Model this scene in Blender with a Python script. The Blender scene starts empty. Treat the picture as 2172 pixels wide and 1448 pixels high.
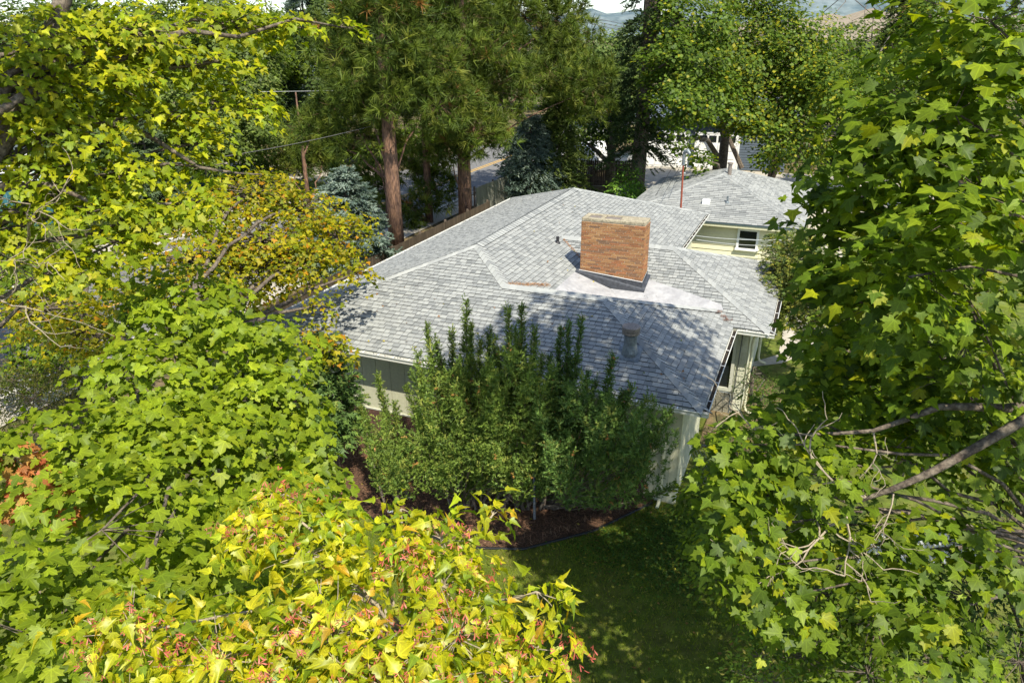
import bpy, math, random
import numpy as np
from mathutils import Matrix, Vector
S = bpy.context.scene
C = S.collection
R = math.radians
# ------------------------------------------------------------------ camera
FPX = 1519.164; PITCH = R(23.0); ROLL = R(-0.434); CAMZ = 10.0
cd = bpy.data.cameras.new('camera'); cam = bpy.data.objects.new('camera', cd); C.objects.link(cam)
cd.sensor_width = 36.0; cd.lens = 36.0 * FPX / 2172.0; cd.clip_start = 0.1; cd.clip_end = 6000
cam.matrix_world = Matrix.Translation((0, 0, CAMZ)) @ Matrix.Rotation(R(90) - PITCH, 4, 'X') @ Matrix.Rotation(ROLL, 4, 'Z')
S.camera = cam
# ------------------------------------------------------------------ light
SUN_AZ = R(-66.0); SUN_EL = R(54.0)          # direction towards the sun, angle from +X
w = bpy.data.worlds.new('World'); S.world = w; w.use_nodes = True
nt = w.node_tree; bg = nt.nodes['Background']
sky = nt.nodes.new('ShaderNodeTexSky'); sky.sky_type = 'NISHITA'; sky.sun_disc = False
sky.sun_elevation = SUN_EL; sky.sun_rotation = math.pi / 2 - SUN_AZ
sky.dust_density = 1.0; sky.ozone_density = 1.0; sky.altitude = 900
tc = nt.nodes.new('ShaderNodeTexCoord'); mp = nt.nodes.new('ShaderNodeMapping'); mp.inputs['Scale'].default_value = (1.6, 1.6, 5.0)
nz = nt.nodes.new('ShaderNodeTexNoise'); nz.inputs['Scale'].default_value = 2.6; nz.inputs['Detail'].default_value = 7; nz.inputs['Roughness'].default_value = .58
cr = nt.nodes.new('ShaderNodeValToRGB'); cr.color_ramp.elements[0].position = .52; cr.color_ramp.elements[1].position = .70
mx = nt.nodes.new('ShaderNodeMixRGB'); mx.inputs['Color2'].default_value = (5.2, 5.4, 5.7, 1)
nt.links.new(tc.outputs['Generated'], mp.inputs['Vector']); nt.links.new(mp.outputs['Vector'], nz.inputs['Vector'])
nt.links.new(nz.outputs['Fac'], cr.inputs['Fac']); nt.links.new(cr.outputs['Color'], mx.inputs['Fac'])
nt.links.new(sky.outputs['Color'], mx.inputs['Color1']); nt.links.new(mx.outputs['Color'], bg.inputs['Color'])
bg.inputs['Strength'].default_value = 0.125
sd = bpy.data.lights.new('sun', 'SUN'); sd.energy = 4.4; sd.angle = R(0.55); sd.color = (1.0, .93, .78)
sun = bpy.data.objects.new('sun', sd); C.objects.link(sun)
SUN_DIR = Vector((math.cos(SUN_AZ) * math.cos(SUN_EL), math.sin(SUN_AZ) * math.cos(SUN_EL), math.sin(SUN_EL)))
sun.rotation_euler = SUN_DIR.to_track_quat('Z', 'Y').to_euler(); sun.location = (0, 0, 60)
S.view_settings.view_transform = 'Standard'; S.view_settings.look = 'None'
S.view_settings.gamma = 1; S.view_settings.exposure = 0.86; S.view_settings.use_curve_mapping = False
S.cycles.use_denoising = True; S.cycles.max_bounces = 7; S.cycles.diffuse_bounces = 3; S.cycles.transmission_bounces = 4
S.cycles.transparent_max_bounces = 4; S.cycles.use_adaptive_sampling = True; S.cycles.adaptive_threshold = 0.015
# ------------------------------------------------------------------ places
def ray(px, py):
    x2 = (px - 1086) / FPX; v2 = (724 - py) / FPX
    x = x2 * math.cos(ROLL) + v2 * math.sin(ROLL); v = -x2 * math.sin(ROLL) + v2 * math.cos(ROLL)
    return np.array((x, math.cos(PITCH) + v * math.sin(PITCH), -math.sin(PITCH) + v * math.cos(PITCH)))
def at(px, py, z=0.0):
    d = ray(px, py); return np.array((0, 0, CAMZ)) + d * ((z - CAMZ) / d[2])
def pt(px, py, c):
    return np.array((0, 0, CAMZ)) + ray(px, py) * c
TH = R(-22.985); OX, OY = 3.983, 13.201
A1 = np.array((math.cos(TH), math.sin(TH))); A2 = np.array((-A1[1], A1[0]))
def W(a, b, z=0.0):
    return (OX + a * A1[0] + b * A2[0], OY + a * A1[1] + b * A2[1], z)
# ------------------------------------------------------------------ objects
def props(o, label=None, cat=None, group=None, kind=None):
    if label: o['label'] = label
    if cat: o['category'] = cat
    if group: o['group'] = group
    if kind: o['kind'] = kind
    return o
def empty(name, loc, label, cat, group=None):
    o = bpy.data.objects.new(name, None); C.objects.link(o); o.location = loc; o.empty_display_size = .2
    return props(o, label, cat, group)
def link(name, me, parent=None, kind=None, mat=None):
    o = bpy.data.objects.new(name, me); C.objects.link(o)
    if mat is not None and not me.materials: me.materials.append(mat)
    if parent is not None:
        o.parent = parent
        m = Vector((0, 0, 0)); p = parent
        while p is not None: m -= p.location; p = p.parent
        o.location = m                      # mesh given in world coordinates
    if kind: o['kind'] = kind
    return o
def np_mesh(name, V, tris, col=None, smooth=False, mat=None, luv=None):
    me = bpy.data.meshes.new(name); V = np.asarray(V, np.float32); tris = np.asarray(tris, np.int32)
    n = len(tris); k = tris.shape[1]
    me.vertices.add(len(V)); me.vertices.foreach_set('co', V.ravel())
    me.loops.add(n * k); me.loops.foreach_set('vertex_index', tris.ravel())
    me.polygons.add(n); me.polygons.foreach_set('loop_start', np.arange(0, n * k, k, dtype=np.int32))
    if smooth: me.polygons.foreach_set('use_smooth', np.ones(n, bool))
    if col is not None:
        a = me.color_attributes.new('tint', 'FLOAT_COLOR', 'POINT')
        c4 = np.ones((len(V), 4), np.float32); c4[:, :3] = col; a.data.foreach_set('color', c4.ravel())
    if luv is not None:
        a = me.attributes.new('luv', 'FLOAT_VECTOR', 'POINT'); a.data.foreach_set('vector', np.asarray(luv, np.float32).ravel())
    me.update(calc_edges=True)
    if mat: me.materials.append(mat)
    return me
class MB:
    """collects boxes, tubes and polygons for one mesh"""
    def __init__(s): s.v = []; s.f = []; s.c = []; s.t = (1, 1, 1)
    def add(s, vs, fs):
        n = len(s.v); s.v += [tuple(map(float, v)) for v in vs]; s.c += [s.t] * len(vs)
        s.f += [tuple(i + n for i in f) for f in fs]
    def prism(s, poly, z0, z1):                       # poly of (x,y), ccw
        n = len(poly)
        s.add([(p[0], p[1], z0) for p in poly] + [(p[0], p[1], z1) for p in poly],
              [tuple(range(n))[::-1], tuple(range(n, 2 * n))] + [(i, (i + 1) % n, n + (i + 1) % n, n + i) for i in range(n)])
    def abox(s, a0, a1, b0, b1, z0, z1):              # box in house axes
        s.prism([W(a0, b0)[:2], W(a1, b0)[:2], W(a1, b1)[:2], W(a0, b1)[:2]], z0, z1)
    def obox(s, c, ux, uy, uz):                       # centre + half vectors
        c, ux, uy, uz = map(np.array, (c, ux, uy, uz))
        vs = [c + i * ux + j * uy + k * uz for k in (-1, 1) for j in (-1, 1) for i in (-1, 1)]
        s.add(vs, [(0, 2, 3, 1), (4, 5, 7, 6), (0, 1, 5, 4), (2, 6, 7, 3), (0, 4, 6, 2), (1, 3, 7, 5)])
    def tube(s, pts, rad, n=6, cap=True):
        pts = [np.array(p, float) for p in pts]; m = len(pts)
        if not hasattr(rad, '__len__'): rad = [rad] * m
        vs = []; up0 = None
        for i in range(m):
            d = pts[min(i + 1, m - 1)] - pts[max(i - 1, 0)]; d /= (np.linalg.norm(d) + 1e-9)
            if up0 is None: up0 = np.array((0, 0, 1.)) if abs(d[2]) < .9 else np.array((1., 0, 0))
            x = np.cross(d, up0); x /= (np.linalg.norm(x) + 1e-9); y = np.cross(d, x); up0 = -y if np.dot(-y, up0) > 0 else y
            y = np.cross(x, d)
            for k in range(n):
                a = 2 * math.pi * k / n; vs.append(pts[i] + rad[i] * (math.cos(a) * x + math.sin(a) * y))
        fs = [(i * n + k, i * n + (k + 1) % n, (i + 1) * n + (k + 1) % n, (i + 1) * n + k) for i in range(m - 1) for k in range(n)]
        if cap: fs += [tuple(range(n))[::-1], tuple((m - 1) * n + k for k in range(n))]
        s.add(vs, fs)
    def lathe(s, c, prof, n=20):
        vs = [(c[0] + r * math.cos(2 * math.pi * k / n), c[1] + r * math.sin(2 * math.pi * k / n), c[2] + z) for r, z in prof for k in range(n)]
        fs = [(i * n + k, i * n + (k + 1) % n, (i + 1) * n + (k + 1) % n, (i + 1) * n + k) for i in range(len(prof) - 1) for k in range(n)]
        fs += [tuple(range(n))[::-1], tuple((len(prof) - 1) * n + k for k in range(n))]
        s.add(vs, fs)
    def mesh(s, name, mat, smooth=False):
        me = bpy.data.meshes.new(name); me.from_pydata(s.v, [], s.f)
        a = me.color_attributes.new('tint', 'FLOAT_COLOR', 'POINT')
        a.data.foreach_set('color', np.array([(*c, 1) for c in s.c], np.float32).ravel())
        me.materials.append(mat)
        if smooth:
            me.polygons.foreach_set('use_smooth', np.ones(len(me.polygons), bool))
        return me
    def build(s, name, mat, parent=None, kind=None, smooth=False):
        return link(name, s.mesh(name, mat, smooth), parent, kind)
# ------------------------------------------------------------------ materials
def mat(name, col, rough=.8, var=.0, scale=8, bump=0, bscale=None, tint=False, metal=0, col2=None, stretch=None, spec=.3, detail=6):
    m = bpy.data.materials.new(name); m.use_nodes = True; t = m.node_tree; b = t.nodes['Principled BSDF']
    b.inputs['Roughness'].default_value = rough; b.inputs['Metallic'].default_value = metal
    b.inputs['Specular IOR Level'].default_value = spec
    tcn = t.nodes.new('ShaderNodeTexCoord'); mpn = t.nodes.new('ShaderNodeMapping'); t.links.new(tcn.outputs['Object'], mpn.inputs['Vector'])
    if stretch: mpn.inputs['Scale'].default_value = stretch
    base = t.nodes.new('ShaderNodeRGB'); base.outputs[0].default_value = (*col, 1); out = base.outputs[0]
    if tint:
        at_ = t.nodes.new('ShaderNodeAttribute'); at_.attribute_name = 'tint'
        q = t.nodes.new('ShaderNodeMixRGB'); q.blend_type = 'MULTIPLY'; q.inputs[0].default_value = 1
        t.links.new(out, q.inputs[1]); t.links.new(at_.outputs['Color'], q.inputs[2]); out = q.outputs[0]
    if var or col2:
        n1 = t.nodes.new('ShaderNodeTexNoise'); n1.inputs['Scale'].default_value = scale; n1.inputs['Detail'].default_value = detail; n1.inputs['Roughness'].default_value = .65
        t.links.new(mpn.outputs[0], n1.inputs['Vector'])
        if col2:
            r = t.nodes.new('ShaderNodeValToRGB'); r.color_ramp.elements[0].position = .42; r.color_ramp.elements[1].position = .6
            t.links.new(n1.outputs['Fac'], r.inputs[0])
            q = t.nodes.new('ShaderNodeMixRGB'); q.inputs[2].default_value = (*col2, 1)
            t.links.new(r.outputs[0], q.inputs[0]); t.links.new(out, q.inputs[1]); out = q.outputs[0]
        if var:
            n2 = t.nodes.new('ShaderNodeTexNoise'); n2.inputs['Scale'].default_value = scale * 3.1; n2.inputs['Detail'].default_value = 5
            t.links.new(mpn.outputs[0], n2.inputs['Vector'])
            mr = t.nodes.new('ShaderNodeMapRange'); mr.inputs['From Min'].default_value = .3; mr.inputs['From Max'].default_value = .7
            mr.inputs['To Min'].default_value = 1 - var; mr.inputs['To Max'].default_value = 1 + var
            t.links.new(n2.outputs['Fac'], mr.inputs['Value'])
            q = t.nodes.new('ShaderNodeVectorMath'); q.operation = 'SCALE'; t.links.new(out, q.inputs[0]); t.links.new(mr.outputs[0], q.inputs['Scale']); out = q.outputs[0]
    t.links.new(out, b.inputs['Base Color'])
    if bump:
        n3 = t.nodes.new('ShaderNodeTexNoise'); n3.inputs['Scale'].default_value = bscale or scale * 4; n3.inputs['Detail'].default_value = 5
        t.links.new(mpn.outputs[0], n3.inputs['Vector'])
        bp = t.nodes.new('ShaderNodeBump'); bp.inputs['Strength'].default_value = 1; bp.inputs['Distance'].default_value = bump
        t.links.new(n3.outputs['Fac'], bp.inputs['Height']); t.links.new(bp.outputs[0], b.inputs['Normal'])
    return m
def leafmat(name, trans=.35, gloss=.04, rough=.45, veins=False):
    m = bpy.data.materials.new(name); m.use_nodes = True; t = m.node_tree; t.nodes.clear()
    o = t.nodes.new('ShaderNodeOutputMaterial'); a = t.nodes.new('ShaderNodeAttribute'); a.attribute_name = 'tint'
    d = t.nodes.new('ShaderNodeBsdfDiffuse'); tr = t.nodes.new('ShaderNodeBsdfTranslucent'); g = t.nodes.new('ShaderNodeBsdfGlossy'); g.inputs['Roughness'].default_value = rough
    g.inputs['Color'].default_value = (.9, 1, .9, 1)
    q = t.nodes.new('ShaderNodeMixRGB'); q.blend_type = 'MULTIPLY'; q.inputs[0].default_value = 1; q.inputs[2].default_value = (1.25, 1.4, .5, 1)
    col = a.outputs['Color']
    tcn = t.nodes.new('ShaderNodeTexCoord'); n1 = t.nodes.new('ShaderNodeTexNoise'); n1.inputs['Scale'].default_value = 9 if veins else 2.5; n1.inputs['Detail'].default_value = 3
    t.links.new(tcn.outputs['Object'], n1.inputs['Vector']); mr = t.nodes.new('ShaderNodeMapRange'); mr.inputs['From Min'].default_value = .3; mr.inputs['From Max'].default_value = .7; mr.inputs['To Min'].default_value = .86; mr.inputs['To Max'].default_value = 1.14
    t.links.new(n1.outputs['Fac'], mr.inputs['Value']); fac = mr.outputs[0]
    if veins:
        lu = t.nodes.new('ShaderNodeAttribute'); lu.attribute_name = 'luv'; sx = t.nodes.new('ShaderNodeSeparateXYZ'); t.links.new(lu.outputs['Vector'], sx.inputs[0])
        def mth(op, x, y=None):
            n_ = t.nodes.new('ShaderNodeMath'); n_.operation = op
            for k_, v_ in enumerate((x, y)):
                if v_ is None: continue
                if isinstance(v_, (int, float)): n_.inputs[k_].default_value = v_
                else: t.links.new(v_, n_.inputs[k_])
            return n_.outputs[0]
        X = mth('ABSOLUTE', sx.outputs[0]); Y = sx.outputs[1]; dm = X
        for an in (R(46), R(80)):
            dm = mth('MINIMUM', dm, mth('ABSOLUTE', mth('SUBTRACT', mth('MULTIPLY', X, math.cos(an)), mth('MULTIPLY', Y, math.sin(an)))))
        vr = t.nodes.new('ShaderNodeMapRange'); vr.inputs['From Min'].default_value = .008; vr.inputs['From Max'].default_value = .04; vr.inputs['To Min'].default_value = 1.35; vr.inputs['To Max'].default_value = .97
        t.links.new(dm, vr.inputs['Value']); fac = mth('MULTIPLY', fac, vr.outputs[0])
    sc_ = t.nodes.new('ShaderNodeVectorMath'); sc_.operation = 'SCALE'; t.links.new(col, sc_.inputs[0]); t.links.new(fac, sc_.inputs['Scale']); col = sc_.outputs[0]
    t.links.new(col, d.inputs[0]); t.links.new(col, q.inputs[1]); t.links.new(q.outputs[0], tr.inputs[0])
    m1 = t.nodes.new('ShaderNodeMixShader'); m1.inputs[0].default_value = trans; m2 = t.nodes.new('ShaderNodeMixShader'); m2.inputs[0].default_value = gloss
    t.links.new(d.outputs[0], m1.inputs[1]); t.links.new(tr.outputs[0], m1.inputs[2]); t.links.new(m1.outputs[0], m2.inputs[1]); t.links.new(g.outputs[0], m2.inputs[2])
    t.links.new(m2.outputs[0], o.inputs[0]); return m
M = dict(
    shingle=mat('asphalt_shingle', (1, 1, .98), .95, .16, 60, .0015, 400, tint=True, spec=.15),
    membrane=mat('roof_membrane', (.37, .37, .375), .6, .1, 3, .003, 6, col2=(.29, .29, .30)),
    flash=mat('dark_flashing', (.045, .05, .06), .35, .35, 5, spec=.6),
    brick=mat('roman_brick', (1, 1, 1), .85, .3, 14, .003, 60, tint=True),
    mortar=mat('mortar', (.66, .56, .42), .95, .2, 20),
    cap=mat('concrete_cap', (.36, .32, .23), .95, .35, 9, .006, 30, col2=(.24, .21, .15)),
    gutter=mat('gutter_white', (.74, .74, .68), .4, .1, 5), muck=mat('gutter_debris', (.03, .024, .018), .95, .6, 40, .01),
    fascia=mat('fascia_paint', (.50, .50, .42), .7, .1, 6),
    drip=mat('drip_edge', (.06, .09, .10), .5),
    siding=mat('sage_siding', (.50, .50, .36), .75, .06, 6, col2=(.47, .47, .35)), sidew=mat('grooved_siding', (.52, .51, .38), .8, .08, 3),
    shake=mat('wall_shingle', (.50, .50, .38), .85, .12, 10, .003, 60, tint=True),
    trim=mat('cream_trim', (.62, .60, .42), .6, .08, 5), cream=mat('cream_siding', (.72, .68, .48), .7, .05, 4, tint=True),
    white=mat('white_paint', (.80, .80, .78), .5, .04, 4), glass=mat('window_glass', (.015, .018, .02), .06, spec=.9),
    steel=mat('galvanised_steel', (.24, .27, .28), .5, .25, 7, metal=.5, col2=(.15, .18, .20)), rustcap=mat('vent_cap', (.26, .22, .19), .6, .35, 12, metal=.4),
    blackpipe=mat('black_pipe', (.03, .03, .035), .5), rustpole=mat('rusty_mast', (.22, .055, .03), .7, .3, 12),
    bark=mat('grey_bark', (.15, .125, .095), .95, .55, 9, .03, 16, col2=(.085, .065, .05)), twig=mat('pale_twig', (.30, .25, .18), .9, .3, 14),
    pinebark=mat('orange_pine_bark', (.21, .12, .075), .95, .5, 7, .05, 11, stretch=(1, 1, .22), col2=(.10, .06, .045)),
    stone=mat('foundation_stone', (.22, .21, .17), .95, .3, 8, .02, 20, tint=True),
    asphalt=mat('asphalt', (.17, .168, .165), .95, .12, 1.5, .003, 80, col2=(.14, .14, .14)), concrete=mat('concrete', (.42, .385, .32), .95, .12, 2, .003, 50, col2=(.36, .33, .27)),
    yellow=mat('road_yellow', (.55, .33, .06), .8, .2, 9), roadwhite=mat('road_white', (.6, .6, .56), .8, .2, 9),
    lawn=mat('lawn', (.10, .14, .015), .98, .4, 1.3, .03, 60, col2=(.13, .14, .025)), dry=mat('dry_ground', (.16, .115, .06), .98, .4, 1.5, .02, 30, col2=(.07, .07, .028)),
    mulch=mat('needle_mulch', (.11, .062, .036), .98, .5, 9, .02, 60, col2=(.07, .04, .025)), straw=mat('straw', (1, 1, 1), .9, tint=True),
    edging=mat('black_edging', (.015, .016, .018), .5), bluepipe=mat('weathered_steel_tube', (.10, .13, .19), .6, .4, 20, col2=(.2, .2, .18)),
    wood=mat('weathered_fence', (.15, .115, .085), .9, .3, 5, stretch=(1, 1, .1), tint=True), bluewood=mat('blue_fence', (.03, .10, .13), .8, .15, 6, tint=True),
    bluesiding=mat('slate_siding', (.09, .115, .145), .8, .08, 4), teal=mat('pale_teal_siding', (.42, .52, .50), .8, .06, 5),
    carblack=mat('car_black', (.02, .022, .025), .2, spec=.8), carglass=mat('car_glass', (.05, .06, .07), .08, spec=.9), red=mat('tail_lamp', (.55, .01, .01), .3),
    tyre=mat('tyre', (.02, .02, .02), .9), chrome=mat('rim', (.5, .5, .52), .3, metal=.9), wire=mat('wire', (.10, .10, .10), .7), wirelt=mat('pale_wire', (.45, .47, .47), .6),
    lattice=mat('plastic_lattice', (.45, .47, .50), .6), bluecurb=mat('curb', (.50, .48, .42), .9, .1, 4), hill=mat('hill', (.15, .19, .20), 1, .2, .01, col2=(.07, .11, .13)), hilldry=mat('dry_hill', (.24, .20, .145), 1, .2, .02),
    leaf=leafmat('maple_leaf', .42, .012, .5), vleaf=leafmat('maple_leaf_near', .42, .013, .5, True), needle=leafmat('needle', .22, .012, .5), amur=leafmat('amur_leaf', .45, .03, .45, True), samara=leafmat('samara', .45, .03))
# ------------------------------------------------------------------ leaf shapes: V (n,3) base at origin, tip to +Y, face +Z
def fan(right, ctr, z=lambda x, y: 0.0):
    out = list(right) + [(-x, y) for x, y in right[::-1] if abs(x) > 1e-6]
    V = [(ctr[0], ctr[1])] + out; n = len(out)
    return np.array([(x, y, z(x, y)) for x, y in V], np.float32), np.array([(0, 1 + i, 1 + (i + 1) % n) for i in range(n)], np.int32)
zf = lambda x, y: .16 * abs(x) - .30 * y * y - .25 * x * x
MAPLE = fan([(0, .05), (.17, -.07), (.36, -.03), (.33, .12), (.61, .27), (.47, .37), (.53, .55), (.22, .49), (.29, .72), (.12, .74), (0, 1.0)], (0, .33), zf)
MAPLE_B = fan([(0, .05), (.2, -.1), (.40, -.02), (.30, .13), (.58, .22), (.50, .36), (.57, .50), (.24, .46), (.32, .66), (.10, .74), (0, .96)], (0, .30), lambda x, y: -.10 * abs(x) - .18 * y * y + .25 * x * y)
MAPLE_C = fan([(0, .05), (.2, -.06), (.33, .0), (.31, .13), (.55, .33), (.42, .40), (.44, .60), (.19, .50), (.26, .78), (.11, .78), (0, 1.08)], (0, .33), lambda x, y: .34 * abs(x) - .45 * y * y)
MAPLE_M = fan([(0, .05), (.37, -.04), (.33, .12), (.62, .29), (.50, .50), (.25, .49), (.27, .72), (0, .98)], (0, .33), zf)
AMUR = fan([(0, 0), (.20, .04), (.42, .22), (.27, .28), (.33, .38), (.20, .46), (.23, .60), (.13, .72), (.08, .88), (0, 1.12)], (0, .34), lambda x, y: .42 * abs(x) - .42 * y * y)
AMUR_B = fan([(0, 0), (.22, .06), (.40, .27), (.22, .36), (.22, .56), (.12, .74), (0, 1.06)], (0, .34), lambda x, y: .25 * abs(x) - .62 * y * y + .3 * x * y)
MAPLE_L = fan([(0, .05), (.36, -.02), (.30, .14), (.60, .30), (.24, .48), (0, 1.0)], (0, .33), zf)
MAPLE_D = fan([(0, .05), (.36, -.02), (.33, .13), (.59, .30), (.48, .50), (.24, .48), (.26, .73), (0, 1.0)], (0, .33), lambda x, y: .34 * abs(x) - .45 * y * y)
MAPLE_S = fan([(0, .05), (.36, 0), (.58, .33), (.22, .5), (0, 1.0)], (0, .33), zf)
FARLEAF = (np.array([(0, 0, 0), (.42, .42, -.05), (0, 1, -.2), (-.42, .42, -.05)], np.float32), np.array([(0, 1, 2), (0, 2, 3)], np.int32))
OVAL = fan([(0, 0), (.2, .3), (.22, .6), (0, 1.0)], (0, .45), lambda x, y: .2 * abs(x) - .3 * y * y)
def samara():
    V = []; F = []
    for s in (-1, 1):
        n = len(V); V += [(0, 0, 0), (s * .12, .3, .05), (s * .42, .85, .0), (s * .30, 1.0, -.05), (s * .08, .55, 0)]
        F += [(n, n + 1, n + 4), (n + 1, n + 2, n + 4), (n + 2, n + 3, n + 4)]
    return np.array(V, np.float32), np.array(F, np.int32)
SAMARA = samara()
def stalk(tp, ln=.5, wd=.014):
    V, F = tp; n = len(V); e = np.array([(-wd, .06, 0), (wd, .06, 0), (wd * .8, -ln, .16), (-wd * .8, -ln, .16)], np.float32)
    return np.concatenate((V, e)), np.concatenate((F, np.array([(n, n + 1, n + 2), (n, n + 2, n + 3)], np.int32)))
def tuft(n, wd, seed, cone=1.0):
    g = np.random.default_rng(seed); V = []; F = []
    for i in range(n):
        d = g.normal(size=3); d[1] = abs(d[1]) * cone + .15; d /= np.linalg.norm(d); d *= g.uniform(.75, 1.05)
        p = np.cross(d, g.normal(size=3)); p *= wd / np.linalg.norm(p); k = len(V)
        V += [tuple(p), tuple(-p), tuple(d)]; F.append((k, k + 1, k + 2))
    return np.array(V, np.float32), np.array(F, np.int32)
TUFT = tuft(21, .036, 3); TUFT_B = tuft(18, .042, 5, 1.6)
def sprig(n, wd, ln, seed, stemw=.02, flat=.5):
    g = np.random.default_rng(seed); V = [(stemw, 0, 0), (-stemw, 0, 0), (0, 1, 0)]; F = [(0, 1, 2)]
    for i in range(n):
        y = (i + .5) / n * .95; a = g.uniform(0, 6.28); d = np.array((math.cos(a), .75, math.sin(a) * flat)); d *= ln * (1 - .35 * y)
        p = np.cross(d, (math.sin(a), 0, math.cos(a))); p = p / (np.linalg.norm(p) + 1e-6) * wd; k = len(V); b = np.array((0, y, 0))
        V += [tuple(b + p), tuple(b - p), tuple(b + d)]; F.append((k, k + 1, k + 2))
    return np.array(V, np.float32), np.array(F, np.int32)
YEW = sprig(9, .074, .30, 1, .03, 1.0); YEW_B = sprig(8, .082, .34, 8, .03, 1.0); SPRUCE = sprig(12, .07, .34, 2, .04, .6); CEDAR = sprig(9, .09, .42, 4, .03, .35)
def unit(a): return a / (np.linalg.norm(a, axis=-1, keepdims=True) + 1e-9)
def frames(nrm, heading):
    z = unit(nrm); y = heading - (heading * z).sum(1, keepdims=True) * z; y = unit(y); x = np.cross(y, z)
    return np.stack((x, y, z), axis=2)                # columns are axes
def scatter(tpl, P, Fm, size, col):
    V, T = tpl; n = len(P)
    VV = np.einsum('nij,vj->nvi', Fm, V) * size[:, None, None] + P[:, None, :]
    TT = (T[None] + (np.arange(n) * len(V))[:, None, None]).reshape(-1, 3)
    LUV = np.tile(V - (0, .06, 0), (n, 1)); return VV.reshape(-1, 3), TT, np.repeat(col, len(V), axis=0), LUV
def merge(parts):
    V = []; T = []; K = []; U = []; o = 0
    for v, t, c, u in parts: V.append(v); T.append(t + o); K.append(c); U.append(u); o += len(v)
    return np.concatenate(V), np.concatenate(T), np.concatenate(K), np.concatenate(U)
def palette(g, n, cols, wts, jit=.22):
    c = np.array(cols, np.float32)[g.choice(len(cols), n, p=np.array(wts) / sum(wts))]
    return c * g.uniform(1 - jit, 1 + jit, (n, 1)).astype(np.float32)
def bez(p0, p1, p2, n=7):
    t = np.linspace(0, 1, n)[:, None]; return (1 - t) ** 2 * p0 + 2 * t * (1 - t) * p1 + t * t * p2
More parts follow.
